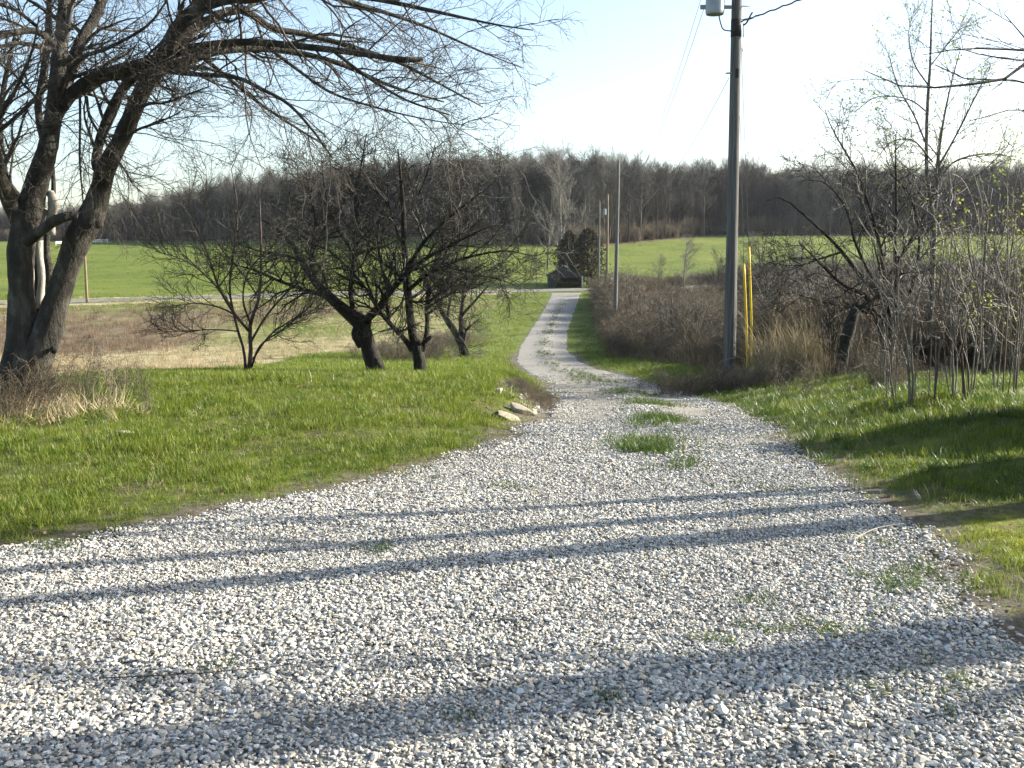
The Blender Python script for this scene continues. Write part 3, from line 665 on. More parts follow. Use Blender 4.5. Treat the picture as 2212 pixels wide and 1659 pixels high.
LB = [
 [(190, 500, 40, .1), (240, 395, 42, .3), (272, 250, 42, .5), (312, 150, 40, .6), (370, 50, 38, .8), (410, -60, 30, .9), (460, -260, 12, 1.1)],
 [(232, 410, 50, .2), (285, 345, 46, .3), (350, 300, 42, .3), (425, 272, 36, .2), (500, 252, 34, 0), (575, 228, 32, -.2), (650, 205, 32, -.3), (740, 182, 30, -.4), (860, 165, 28, -.5), (1000, 162, 26, -.7), (1270, 190, 24, -.9), (1430, 212, 20, -1), (1530, 228, 26, -1), (1620, 226, 16, -1)],
 [(240, 380, 34, .2), (330, 345, 30, .5), (400, 300, 28, .6), (480, 290, 26, .5), (560, 250, 24, .2), (620, 240, 22, -.1)],
 [(630, 262, 36, -.3), (690, 240, 34, -.3), (765, 215, 34, -.2), (830, 195, 30, 0), (950, 185, 28, .2), (1100, 195, 24, .4), (1290, 240, 18, .6), (1500, 330, 12, .8), (1700, 390, 6, .9)],
 [(402, 668, 40, -.1), (368, 635, 36, .1), (374, 570, 34, .2), (392, 500, 34, .3), (432, 405, 34, .3), (482, 325, 34, .2), (552, 262, 32, 0), (620, 215, 30, -.2)],
 [(85, 870, 66), (40, 780, 60, -.1), (0, 690, 56, -.3), (-60, 600, 50, -.5), (-150, 480, 40, -.8), (-260, 300, 26, -1)],
 [(115, 800, 40, .1), (60, 745, 30, .2), (22, 680, 26, .3), (2, 560, 24, .5), (0, 440, 22, .6), (20, 300, 18, .7), (60, 120, 12, .8)],
 [(100, 925, 46, -.1), (160, 880, 38, -.3), (215, 842, 40, -.4), (285, 822, 30, -.5), (292, 826, 26, -.5)],
 [(128, 1250, 42, .25), (148, 1100, 42, .35), (140, 1000, 40, .4), (130, 900, 34, .4), (155, 820, 28, .4), (165, 700, 20, .45), (158, 640, 12, .5)],
 [(180, 1250, 44, .2), (195, 1100, 40, .3), (180, 980, 24, .35), (182, 870, 20, .4), (200, 780, 20, .4), (204, 700, 16, .4), (198, 600, 12, .5)],
 [(182, 580, 20, .1), (160, 520, 24, .2), (150, 465, 26, .3), (145, 390, 26, .4), (165, 285, 26, .5), (178, 180, 26, .6), (186, 60, 22, .7), (190, -100, 10, .8)],
 [(205, 170, 28, .1), (160, 130, 24, -.1), (108, 116, 24, -.2), (30, 132, 20, -.4), (-60, 170, 12, -.6)],
 [(180, 330, 16, 0), (90, 420, 15, -.4), (10, 490, 14, -.7), (-80, 560, 8, -1)],
 [(195, 190, 20, 0), (80, 165, 16, -.3), (0, 178, 12, -.5), (-90, 210, 8, -.6)],
 [(650, 185, 36, -.4), (725, 128, 34, -.3), (825, 62, 32, -.1), (930, 38, 30, .1), (1040, 108, 24, .3), (1160, 128, 22, .5), (1350, 180, 18, .7), (1530, 240, 14, .9), (1700, 330, 8, 1.0), (1850, 410, 4, 1.1)],
 [(690, 100, 34, -.5), (800, 20, 30, -.7), (960, -10, 28, -.9), (1150, -20, 24, -1.1), (1400, -10, 20, -1.3), (1650, 40, 14, -1.5), (1880, 90, 7, -1.6), (2040, 115, 4, -1.7)],
 [(760, 30, 30, -.6), (900, -40, 26, -.4), (1100, -60, 22, 0), (1350, 10, 18, .4), (1600, 90, 12, .8), (1850, 200, 6, 1), (2000, 260, 3, 1.1)],
 [(620, 270, 20, -.3), (760, 285, 18, -.6), (900, 295, 16, -.9), (1000, 340, 14, -1), (1100, 395, 12, -1.1), (1190, 490, 10, -1.2), (1270, 600, 5, -1.3)],
 [(770, 215, 16, -.2), (900, 320, 14, -.1), (1000, 400, 12, 0), (1120, 480, 9, .1), (1250, 560, 5, .2)],
 [(1000, 162, 14, -.7), (1130, 260, 12, -.9), (1260, 350, 10, -1.1), (1400, 400, 8, -1.2), (1600, 450, 5, -1.3), (1780, 480, 3, -1.4)],
 [(1270, 190, 14, -.9), (1400, 290, 12, -1), (1550, 380, 9, -1.1), (1720, 440, 5, -1.1)],
 [(500, 450, 14, -.2), (560, 400, 12, -.5), (640, 390, 10, -.8), (720, 360, 7, -1), (800, 330, 4, -1.1)],
 [(450, 560, 12, -.1), (520, 500, 10, -.4), (600, 470, 8, -.6), (690, 430, 4, -.8)],
 [(330, 370, 12, .2), (345, 450, 10, 0), (400, 540, 9, -.2), (470, 640, 7, -.3), (510, 710, 3, -.4)],
 [(305, 340, 10, .2), (306, 480, 9, .1), (305, 620, 8, 0), (320, 800, 4, 0)],
 [(215, 350, 18, .2), (300, 230, 16, -.3), (420, 180, 13, -.7), (560, 100, 10, -1), (640, 0, 6, -1.2)],
 [(246, 0, 22, .3), (330, -80, 18, .1), (480, -120, 14, -.1), (700, -140, 9, -.3)],
 [(140, 100, 14, .2), (60, 40, 12, 0), (-30, 10, 8, -.2)],
 [(-60, 600, 24, -.5), (-20, 480, 18, -.8), (60, 340, 14, -1.1), (120, 200, 9, -1.3), (150, 60, 5, -1.4)],
 [(930, 38, 16, .1), (1050, -20, 13, .4), (1250, -10, 10, .7), (1450, 60, 6, 1.0), (1600, 160, 3, 1.2)],
]
limbs = skeleton(LB, Z1, YB, .5643, 26)
base = P(40 , 872, YB); base[2] = Tz(base[0], base[1]) - .05
big_par = batch(limbs[:7] + limbs[10:] + [(trunkish[0][0][12:], trunkish[0][1][12:]), (trunkish[1][0][12:], trunkish[1][1][12:])][:0])
upper = batch([smooth_line(trunkish[0][0][44:], trunkish[0][1][44:], 26), smooth_line(trunkish[1][0][46:], trunkish[1][1][46:], 26)])
big_par = (np.concatenate([big_par[0], upper[0]]), np.concatenate([big_par[1], upper[1]]))
big = make_tree('old_tree', 'large leaning multi-stemmed bare tree with thick grey bark at the left edge of the lawn', 'tree', base, trunkish + limbs, big_par,
    [dict(m=12, t0=.16, t1=1, ang=(.35, 1.1), length=(.5, 1.6), k=9, wig=.14, trop=(.03, 0, -.022), rr=.42, rmin=.0055, sides=4, lenfall=.35),
     dict(m=8, t0=.12, t1=1, ang=(.4, 1.1), length=(.18, .6), k=6, wig=.17, trop=(.02, 0, .01), rr=.6, rmin=.0032, sides=3, lenfall=.3),
     dict(m=5, t0=.15, t1=1, ang=(.5, 1.2), length=(.04, .2), k=4, wig=.2, rr=.7, rmin=.0022, sides=3, lenfall=.2)],
    (M['bark'], M['twig']), trunk_n=2, rough=.028, main_sides=22)
# pale dead wood between its stems
mb = MB()
for ln in ([(200, 900, 26, .2), (196, 830, 30, .2), (205, 775, 44, .15), (196, 745, 34, .15), (178, 738, 22, .2)], [(150, 1180, 30, .15), (158, 1060, 26, .15), (148, 960, 30, .15), (150, 860, 28, .2), (176, 800, 20, .2)], [(100, 1200, 20, .1), (122, 1060, 16, .05), (108, 900, 14, .0)]):
    p, r = skeleton([ln], Z1, YB, .5643, 14)[0]; mb.tubes(p - base, r, 8, rough=.1)
link('dead_stem', mb.mesh('dead_stem'), M['bark_pale'], big)['label'] = 'pale barkless dead stem between the trunks'
# knots
for (u, v, w_) in ((378, 858, 34), (185, 590, 26), (205, 1340, 30), (95, 940, 30)):
    c = P(u * .5643, v * .5643, YB - .12); bm = bmesh.new(); bmesh.ops.create_icosphere(bm, subdivisions=2, radius=w_ * .5643 * .5 * YB / FPX)
    for q in bm.verts: q.co *= 1 + .25 * mn.noise(q.co * 20 + Vector((u, v, 0)))
    me = bpy.data.meshes.new('knot'); bm.to_mesh(me); bm.free(); link('knot', me, M['bark'], big, tuple(c - base))

# --- orchard trees on the lawn
def orchard(name, label, basepix, lines, conv, Y0, ws, levels, mats, trunk_n=1, leaf=None, root=True, group=None, rough=.06, thin=1.0):
    b = P(*conv(*basepix), Y0); g = Tz(b[0], b[1]); dz = g - b[2]
    arr = skeleton(lines, conv, Y0, ws * thin, 16)
    out = []
    for p, r in arr: p = p.copy(); p[:, 2] += dz * np.clip(1 - (p[:, 2] - b[2]) / 2.0, 0, 1) ; out.append((p, r))
    b[2] = g - .03
    arr = out
    par_ = [a_ for a_ in arr[trunk_n:] if np.linalg.norm(a_[0][-1] - a_[0][0]) > .7]; cp_ = batch(par_ or arr)
    return make_tree(name, label, 'tree', b, arr, cp_, levels, mats, group=group, trunk_n=trunk_n, leaf=leaf, rough=rough, main_sides=9)
lv_thorn = lambda m1, m2, m3, l1=(.7, 1.7), l2=(.25, .8), up=.02: [
    dict(m=m1, t0=.2, t1=1, ang=(.45, 1.3), length=l1, k=8, wig=.2, trop=(0, 0, up), rr=.6, rmin=.009, sides=4, lenfall=.3),
    dict(m=m2, t0=.1, t1=1, ang=(.5, 1.25), length=l2, k=5, wig=.24, trop=(0, 0, up), rr=.68, rmin=.0062, sides=3, lenfall=.3),
    dict(m=m3, t0=.1, t1=1, ang=(.5, 1.3), length=(.08, .36), k=3, wig=.25, rr=.75, rmin=.0048, sides=3, lenfall=.2)]
T1 = [[(590, 1275, 34), (600, 1150, 28), (597, 1000, 26), (640, 850, 22), (652, 650, 18), (645, 400, 14), (640, 250, 6)],
 [(575, 1270, 24), (565, 1150, 18, .1), (535, 1040, 20, .2), (505, 900, 16, .3), (490, 780, 15, .3), (512, 600, 14, .3), (532, 400, 11, .4), (500, 180, 5, .5)],
 [(592, 1040, 20), (520, 945, 20, -.2), (440, 800, 17, -.4), (380, 620, 14, -.6), (300, 420, 9, -.7), (262, 330, 4, -.8)],
 [(600, 1100, 18), (680, 950, 15, .3), (800, 790, 12, .5), (880, 640, 9, .7), (920, 500, 4, .9)],
 [(605, 1240, 16), (650, 1120, 14, -.3), (760, 1030, 10, -.5), (860, 940, 8, -.6), (940, 850, 4, -.8)],
 [(610, 1200, 14), (700, 1060, 12, .3), (830, 960, 9, .6), (900, 900, 4, .8)],
 [(600, 1000, 16), (560, 860, 14, -.5), (590, 700, 12, -.8), (720, 560, 9, -1), (800, 430, 5, -1.2)],
 [(520, 945, 14, -.2), (430, 900, 12, -.5), (320, 880, 9, -.8), (180, 895, 4, -1)],
 [(540, 1040, 12, .2), (420, 1030, 9, 0), (300, 1035, 7, -.2), (160, 1045, 3, -.3)],
 [(440, 800, 12, -.4), (340, 700, 10, -.3), (240, 640, 8, -.1), (110, 600, 4, 0)],
 [(505, 900, 12, .3), (420, 780, 11, .6), (330, 690, 9, .9), (200, 560, 6, 1.1), (150, 470, 3, 1.2)],
 [(640, 850, 12), (560, 720, 10, .3), (430, 560, 8, .6), (380, 380, 5, .8), (370, 150, 3, .9)]]
orchard('crab_apple_tree', 'vase-shaped reddish multi-stemmed bare small tree, leftmost of the group on the lawn', (590, 1272), T1, Z2, 20.0, .4232,
    [dict(m=11, t0=.3, t1=1, ang=(.35, 1.0), length=(.5, 1.4), k=8, wig=.13, trop=(0, 0, .13), rr=.55, rmin=.008, sides=4, lenfall=.4),
     dict(m=8, t0=.12, t1=1, ang=(.45, 1.0), length=(.25, .7), k=5, wig=.18, trop=(0, 0, .04), rr=.65, rmin=.005, sides=3, lenfall=.3),
     dict(m=5, t0=.1, t1=1, ang=(.5, 1.2), length=(.06, .25), k=4, wig=.2, rr=.7, rmin=.003, sides=3)],
    (M['twig_red'], M['twig_orchard']), rough=.03, thin=.75)
T2 = [[(1250, 1262, 100), (1225, 1180, 86), (1200, 1100, 80), (1180, 1030, 84), (1150, 965, 84), (1085, 915, 62), (1005, 840, 50, .1), (930, 760, 44, .2), (860, 650, 34, .4), (790, 540, 26, .6), (700, 460, 16, .8), (600, 420, 6, 1)],
 [(1185, 1000, 60), (1200, 950, 46, -.1), (1260, 890, 38, -.3), (1305, 815, 34, -.4), (1380, 730, 28, -.6), (1490, 640, 22, -.8), (1640, 560, 14, -1), (1800, 480, 6, -1.2)],
 [(1120, 900, 30), (1108, 800, 26, .1), (1125, 640, 24, .2), (1140, 450, 20, .3), (1135, 330, 18, .3), (1160, 180, 12, .4), (1190, 0, 5, .5)],
 [(1150, 990, 40, -.1), (1128, 1040, 34, -.2), (1160, 1110, 30, -.2)],
 [(1000, 840, 30, .1), (880, 800, 22, -.4), (760, 760, 17, -.7), (620, 700, 12, -1), (480, 660, 5, -1.2)],
 [(930, 760, 28, .2), (900, 600, 22, .1), (930, 450, 16, 0), (900, 300, 9, -.1), (880, 200, 4, -.1)],
 [(1250, 900, 24, -.3), (1190, 800, 18, -.7), (1100, 690, 14, -1), (1000, 600, 9, -1.3), (900, 560, 4, -1.4)],
 [(1130, 620, 16, .2), (1040, 480, 13, .4), (980, 300, 9, .6), (960, 120, 4, .7)],
 [(1305, 815, 20, -.4), (1260, 650, 16, -.2), (1250, 480, 12, 0), (1300, 300, 8, .2), (1280, 150, 3, .3)],
 [(1380, 730, 18, -.6), (1400, 850, 14, -.9), (1500, 860, 10, -1.1), (1600, 800, 4, -1.2)],
 [(860, 650, 18, .4), (760, 620, 14, .8), (640, 600, 10, 1.1), (520, 560, 4, 1.3)],
 [(1005, 840, 18, .1), (960, 700, 14, .8), (860, 560, 10, 1.2), (820, 400, 5, 1.5)]]
orchard('crab_apple_tree', 'dark bare tree with a thick bulging trunk that leans left, middle of the lawn group', (1245, 1256), T2, Z2, 21.5, .4232, lv_thorn(16, 10, 5, (.7, 1.7), (.3, .9)), (M['bark_dark'], M['twig_orchard']))
T3 = [[(1465, 1258, 66), (1458, 1150, 62), (1440, 1080, 52), (1416, 980, 42), (1410, 900, 40), (1400, 760, 36), (1385, 600, 32, -.1), (1378, 400, 26, -.1), (1366, 230, 18, -.2), (1350, 80, 6, -.2)],
 [(1425, 1120, 34), (1395, 1075, 28), (1345, 1015, 27, -.2), (1290, 955, 22, -.3), (1240, 890, 18, -.5), (1200, 780, 12, -.7), (1150, 650, 5, -.9)],
 [(1470, 1120, 36), (1495, 1060, 32, .1), (1500, 960, 26, .2), (1498, 860, 22, .3), (1530, 700, 16, .5), (1600, 520, 10, .7), (1640, 330, 4, .9)],
 [(1490, 1075, 24), (1518, 1050, 20), (1524, 1052, 18)],
 [(1405, 800, 24), (1500, 720, 22, -.4), (1620, 660, 18, -.7), (1760, 620, 13, -.9), (1900, 600, 8, -1.1), (2020, 620, 3, -1.2)],
 [(1395, 700, 24, -.1), (1480, 560, 20, -.5), (1600, 440, 15, -.8), (1740, 330, 9, -1), (1860, 230, 4, -1.1)],
 [(1500, 880, 18, .3), (1600, 780, 15, .1), (1720, 730, 12, -.1), (1850, 740, 8, -.2), (1960, 780, 3, -.3)],
 [(1385, 600, 18, -.1), (1330, 450, 14, .3), (1290, 320, 10, .5), (1240, 200, 4, .7)],
 [(1378, 450, 16, -.1), (1450, 330, 12, .2), (1500, 200, 8, .4), (1540, 60, 3, .5)],
 [(1400, 760, 18), (1300, 680, 14, .5), (1180, 600, 10, .9), (1060, 560, 4, 1.2)],
 [(1405, 850, 18), (1480, 800, 15, .6), (1600, 640, 11, 1), (1700, 520, 7, 1.3), (1800, 420, 3, 1.5)]]
orchard('crab_apple_tree', 'dark bare tree with straight forked trunk and wide crown, right of the leaning tree', (1465, 1254), T3, Z2, 21.5, .4232, lv_thorn(16, 10, 5, (.7, 1.7), (.3, .9)), (M['bark_dark'], M['twig_orchard']),
    leaf=dict(p=.035, size=.035, mat=M['bud']))
T4 = [[(1692, 1088, 46), (1672, 1030, 44), (1640, 985, 36), (1600, 940, 28, -.1), (1570, 900, 22, -.2), (1530, 820, 12, -.4), (1500, 740, 5, -.6)],
 [(1675, 1035, 30), (1672, 940, 24, .2), (1682, 850, 18, .3), (1690, 740, 10, .4), (1700, 640, 4, .5)],
 [(1685, 1030, 14), (1700, 980, 11), (1722, 958, 6)],
 [(1672, 930, 16, .2), (1740, 860, 12, 0), (1800, 790, 8, -.3), (1860, 740, 3, -.5)],
 [(1600, 940, 14, -.1), (1620, 840, 11, .3), (1640, 740, 7, .6), (1600, 650, 3, .8)],
 [(1660, 990, 10), (1700, 1050, 8, -.3), (1715, 1075, 4, -.4)]]
orchard('crab_apple_tree', 'smaller crooked bare tree standing farther back nearest the driveway', (1690, 1084), T4, Z2, 56.0, .4232,
    [dict(m=12, t0=.25, t1=1, ang=(.5, 1.2), length=(.9, 2.4), k=7, wig=.2, rr=.5, rmin=.014, sides=3), dict(m=9, t0=.15, t1=1, ang=(.5, 1.2), length=(.4, 1.2), k=5, wig=.2, rr=.6, rmin=.009, sides=3), dict(m=3, t0=.15, t1=1, ang=(.5, 1.2), length=(.2, .5), k=3, wig=.2, rr=.6, rmin=.007, sides=3)],
    (M['bark_dark'], M['twig_orchard']))

# --- trees and saplings on the right
R1 = [[(888, 1405, 36), (884, 1200, 30), (892, 1000, 28), (898, 850, 26), (880, 760, 22), (868, 640, 17), (870, 430, 15), (882, 250, 12), (886, 100, 8), (892, -30, 4)],
 [(898, 860, 22), (908, 720, 20, .1), (912, 610, 17, .1), (930, 480, 12, .2), (960, 330, 8, .3), (1000, 180, 4, .4)],
 [(912, 700, 12, .1), (960, 630, 11, .2), (1030, 598, 9, .3), (1110, 588, 7, .5), (1200, 600, 3, .6)],
 [(892, 620, 9), (820, 540, 8, -.4), (740, 540, 6, -.6), (680, 600, 3, -.7)],
 [(870, 560, 9), (820, 440, 8, .4), (760, 330, 6, .7), (720, 200, 3, .9)],
 [(912, 640, 10), (980, 520, 9, -.3), (1040, 400, 7, -.5), (1090, 300, 3, -.7)],
 [(872, 430, 8), (800, 380, 6, -.3), (680, 370, 5, -.5), (590, 430, 3, -.7)],
 [(878, 330, 8), (820, 240, 6, .2), (800, 120, 4, .3), (830, 20, 2, .4)],
 [(884, 250, 7), (940, 180, 5, .2), (1000, 110, 4, .3), (1060, 90, 2, .4)],
 [(896, 820, 12), (1000, 720, 9, -.5), (1100, 640, 6, -.8), (1180, 560, 3, -1)],
 [(893, 950, 10), (820, 800, 8, -.4), (750, 650, 6, -.7), (700, 480, 3, -.9)]]
orchard('pear_tree', 'tall slender budding tree whose top reaches the sky at the upper right', (886, 1400), R1, Z4, 22.5, .5643,
    [dict(m=15, t0=.22, t1=1, ang=(.3, .9), length=(.6, 1.7), k=7, wig=.1, trop=(0, 0, .1), rr=.5, rmin=.005, sides=3, lenfall=.4),
     dict(m=9, t0=.15, t1=1, ang=(.4, 1.0), length=(.2, .6), k=5, wig=.15, rr=.6, rmin=.0035, sides=3),
     dict(m=3, t0=.1, t1=1, ang=(.4, 1.0), length=(.05, .2), k=3, wig=.15, rr=.6, rmin=.003, sides=3)],
    (M['bark_grey'], M['twig_grey']), thin=.8, leaf=dict(p=.2, size=.05, mat=M['leaf_young'], where=lambda p: p[:, 2] > 2.2))
R2 = [[(742, 1320, 34), (742, 1240, 30), (720, 1150, 26), (690, 1080, 22), (630, 1040, 18, .2), (545, 960, 14, .3), (430, 850, 10, .4), (320, 760, 6, .5), (250, 770, 3, .5)],
 [(745, 1230, 22), (712, 1050, 18, -.3), (680, 900, 14, -.5), (640, 760, 10, -.6), (592, 640, 8, -.7), (510, 500, 5, -.8), (480, 420, 3, -.9)],
 [(748, 1240, 22), (755, 1100, 18), (748, 950, 14), (752, 800, 11), (750, 600, 6), (752, 500, 3)],
 [(735, 1330, 26, -.2), (700, 1200, 22, -.2), (640, 1090, 18, -.4), (560, 1060, 12, -.6), (470, 1000, 8, -.8), (380, 930, 4, -1)],
 [(745, 1200, 18), (820, 1050, 14, .3), (840, 900, 10, .5), (800, 740, 7, .6), (700, 640, 3, .7)],
 [(690, 1080, 14), (600, 940, 11, -.5), (560, 800, 8, -.8), (480, 700, 5, -1), (400, 690, 3, -1.2)],
 [(545, 960, 10, .3), (460, 980, 8, .1), (370, 1000, 6, -.1), (260, 990, 3, -.2)],
 [(710, 1050, 12, -.3), (800, 930, 9, -.6), (860, 820, 6, -.8), (880, 720, 3, -1)],
 [(720, 1150, 14), (620, 1130, 10, .5), (500, 1110, 7, .8), (360, 1080, 3, 1.1)]]
orchard('hawthorn_tree', 'wide tangled bare thorn tree arching left over the brush on the right', (742, 1316), R2, Z4, 21.0, .5643, lv_thorn(13, 8, 4, (.6, 1.6), (.25, .8)), (M['bark_dark'], M['twig_orchard']),
    leaf=dict(p=.02, size=.04, mat=M['leaf_yellow']))
orchard('dead_trunk', 'short thick dead trunk leaning right out of the brush, left of the thorn tree', (536, 1418), [[(534, 1430, 50), (545, 1350, 44), (562, 1280, 44), (585, 1200, 42), (600, 1160, 30), (612, 1145, 14)], [(590, 1190, 20), (640, 1150, 14), (700, 1120, 8), (760, 1130, 4)]], Z4, 20.0, .5643,
    [dict(m=7, t0=.2, t1=1, ang=(.4, 1), length=(.3, .9), k=6, wig=.2, rr=.5, rmin=.005, sides=3), dict(m=5, t0=.2, t1=1, ang=(.4, 1), length=(.1, .4), k=4, wig=.2, rr=.5, rmin=.004, sides=3)], (M['bark_dark'], M['twig_orchard']))
S1 = [[(806, 1562, 18), (802, 1470, 15), (798, 1380, 13), (790, 1300, 12), (765, 1210, 10), (700, 1120, 8, .1), (630, 1040, 6, .2), (560, 950, 4, .3), (520, 880, 3, .3)],
 [(812, 1560, 14), (816, 1450, 12), (810, 1330, 10, -.1), (812, 1230, 9, -.2), (840, 1120, 7, -.2), (870, 1000, 5, -.3), (880, 880, 3, -.3)],
 [(800, 1560, 12), (798, 1430, 10, .1), (770, 1330, 8, .2), (720, 1230, 7, .3), (690, 1120, 5, .4), (640, 1000, 3, .5)],
 [(822, 1560, 9), (826, 1460, 8), (835, 1350, 6), (860, 1260, 4)],
 [(745, 1535, 9, .1), (730, 1440, 8, .1), (722, 1380, 6, .1), (690, 1330, 4, .2)],
 [(790, 1300, 8), (760, 1180, 6, -.3), (700, 1000, 5, -.5), (640, 820, 3, -.6), (600, 700, 2, -.7)],
 [(798, 1380, 7), (730, 1350, 5, -.2), (690, 1340, 4, -.4), (640, 1360, 2, -.5)]]
lv_sap = [dict(m=7, t0=.3, t1=1, ang=(.35, .9), length=(.3, .9), k=6, wig=.12, trop=(0, 0, .05), rr=.5, rmin=.0035, sides=3, lenfall=.4), dict(m=5, t0=.15, t1=1, ang=(.4, 1), length=(.1, .35), k=4, wig=.15, rr=.6, rmin=.0025, sides=3)]
bs = G(*Z4(806, 1560))
orchard('sapling', 'grey many-stemmed sapling on the lit right-hand grass, nearest the driveway', (806, 1560), S1, Z4, float(bs[1]), .5643, lv_sap, (M['bark_grey'], M['twig_grey']), rough=.03, thin=.65)
S2 = [[(968, 1532, 16), (970, 1440, 13), (966, 1330, 11), (958, 1200, 9), (955, 1080, 6), (940, 960, 3)], [(975, 1530, 9), (985, 1400, 8, .1), (975, 1250, 6, .1), (990, 1120, 3, .2)], [(960, 1532, 8), (940, 1400, 7, -.1), (930, 1260, 5, -.2), (900, 1130, 3, -.2)]]
S3 = [[(1016, 1540, 15), (1010, 1440, 12), (1004, 1350, 10), (1022, 1250, 8), (1050, 1140, 6), (1080, 1000, 3)], [(1024, 1540, 9), (1030, 1420, 8), (1000, 1300, 7, .1), (985, 1150, 5, .1), (970, 1000, 3, .2)], [(1008, 1540, 8), (1000, 1400, 7), (960, 1290, 5, -.2), (920, 1200, 3, -.3)]]
bs = G(*Z4(968, 1530)); orchard('sapling', 'thin upright bare sapling, second from the driveway on the right-hand grass', (968, 1530), S2, Z4, float(bs[1]), .5643, lv_sap, (M['bark_grey'], M['twig_grey']), rough=.03, thin=.65)
bs = G(*Z4(1016, 1538)); orchard('sapling', 'forked reddish sapling, farthest right of the saplings on the grass', (1016, 1538), S3, Z4, float(bs[1]), .5643, lv_sap, (M['twig_red'], M['twig']), rough=.03, thin=.65)
# yellow-green leafing shrub at the right
S5 = [[(1090, 1400, 14), (1080, 1200, 12), (1090, 1000, 10), (1100, 850, 7), (1120, 720, 3)], [(1090, 1380, 10), (1030, 1200, 9, .3), (990, 1000, 7, .5), (960, 850, 3, .7)], [(1095, 1380, 10), (1150, 1180, 9, -.3), (1190, 980, 7, -.5), (1210, 830, 3, -.6)],
 [(1085, 1150, 8), (1030, 960, 6, -.4), (1040, 820, 3, -.6)], [(1095, 1100, 8), (1160, 900, 6, .4), (1180, 760, 3, .6)], [(1080, 1250, 8), (1000, 1130, 6, -.3), (920, 1000, 3, -.5)], [(1150, 1180, 7), (1240, 1050, 5), (1300, 950, 3)]]
orchard('leafing_shrub', 'tall shrub just coming into small yellow-green leaf behind the right-hand saplings', (1090, 1395), S5, Z4, 19.0, .5643,
    [dict(m=10, t0=.2, t1=1, ang=(.4, 1.1), length=(.4, 1.1), k=6, wig=.15, rr=.5, rmin=.004, sides=3), dict(m=7, t0=.2, t1=1, ang=(.4, 1.1), length=(.15, .5), k=5, wig=.2, rr=.6, rmin=.003, sides=3)], (M['twig_grey'], M['twig_grey']),
    leaf=dict(p=.75, size=.055, mat=M['leaf_yellow']))
# bare shrubs within the brush line behind the pole and at the far right edge
def shrub(name, label, uv, h, spread, Yd=None, mat='twig_orchard', n=9, group=None, leaf=None, lv=(8, 6), thick=.018):
    g = G(*uv) if Yd is None else P(*uv, Yd)
    b = np.array([g[0], g[1], Tz(g[0], g[1]) - .05])
    arr = []
    for i in range(n):
        a = rng.uniform(0, 6.28); rr = spread * rng.uniform(.3, 1); hh = h * rng.uniform(.65, 1)
        e = np.array([math.cos(a) * rr, math.sin(a) * rr * .7, hh]); m1 = e * np.array([.25, .25, .45]) + rng.normal(0, .06 * h * .4, 3); m2 = e * np.array([.6, .6, .8]) + rng.normal(0, .05 * h * .5, 3)
        m1[2] = abs(m1[2]); st = thick * rng.uniform(.6, 1.2)
        arr.append(smooth_line([b + np.array([math.cos(a), math.sin(a), 0]) * .08, b + m1, b + m2, b + e], [st, st * .7, st * .45, .004], 12))
    return make_tree(name, label, 'shrub', b, arr, batch(arr), [dict(m=lv[0], t0=.15, t1=1, ang=(.4, 1.1), length=(.18 * h, .42 * h), k=6, wig=.18, rr=.5, rmin=.005, sides=3, lenfall=.3), dict(m=lv[1], t0=.1, t1=1, ang=(.4, 1.1), length=(.05 * h, .2 * h), k=4, wig=.2, rr=.6, rmin=.0035, sides=3)], (M[mat], M[mat]), group=group, leaf=leaf, trunk_n=n, main_sides=5)
shrub('bare_shrub', 'tall bare shrub rising out of the brush just right of the yellow guy guards', (1680, 790), 3.4, 1.2, 26)
shrub('bare_shrub', 'bare shrub with upright stems between the thorn tree and the tall budding tree', (1905, 800), 3.6, 1.0, 24)
shrub('bare_shrub', 'dense bare shrub at the far right edge of the brush', (2150, 800), 3.6, 1.3, 23)
shrub('bare_shrub', 'low bare shrub beside the trunk of the tall budding tree', (2080, 800), 2.2, .9, 22)
shrub('bare_shrub', 'scraggly bare shrub at the foot of the dead leaning trunk', (1800, 800), 2.2, .8, 21)
shrub('bare_shrub', 'bare shrub standing in the brush where it meets the driveway grass', (1345, 740), 2.4, 1.5, 58, mat='bramble')
shrub('bare_shrub', 'sparse bare shrub poking above the brush left of the big utility pole', (1500, 740), 2.6, 1.3, 34, mat='bramble')

stems_at = [(1905, 850, 1.7, 'thin bare sucker just left of the nearest grey sapling'), (1930, 868, 2.3, 'slim bare stem leaning between the nearest sapling and the drive'), (2015, 862, 2.6, 'slim pale stem standing between the first two saplings'), (2110, 856, 3.0, 'slim pale stem right of the forked reddish sapling'), (2140, 845, 2.4, 'short pale stem second from the right-hand group of thin stems'), (2175, 860, 3.3, 'tall thin pale stem near the right edge of the grass'), (2202, 850, 3.0, 'thin dark stem at the very right edge of the picture'),
    (1840, 815, 2.6, 'pale sucker stems rising just right of the dead leaning trunk'), (1945, 818, 3.0, 'pale upright stems in front of the tall budding tree'), (2050, 820, 3.2, 'pale upright stems just behind the reddish sapling'), (2130, 818, 3.4, 'upright whippy stems under the yellow-green leaves'), (2190, 815, 3.4, 'upright whippy stems right of the yellow-green leaves')]
for i_, (u_, v_, h_, lb_) in enumerate(stems_at):
    shrub('young_stems', lb_, (u_, v_), h_, .32 if v_ > 840 else .6, None, 'twig_grey', 3 if v_ > 840 else 5, leaf=dict(p=.3, size=.045, mat=M['leaf_yellow']) if u_ > 2040 and v_ < 840 else None, lv=(6, 4), thick=.011)
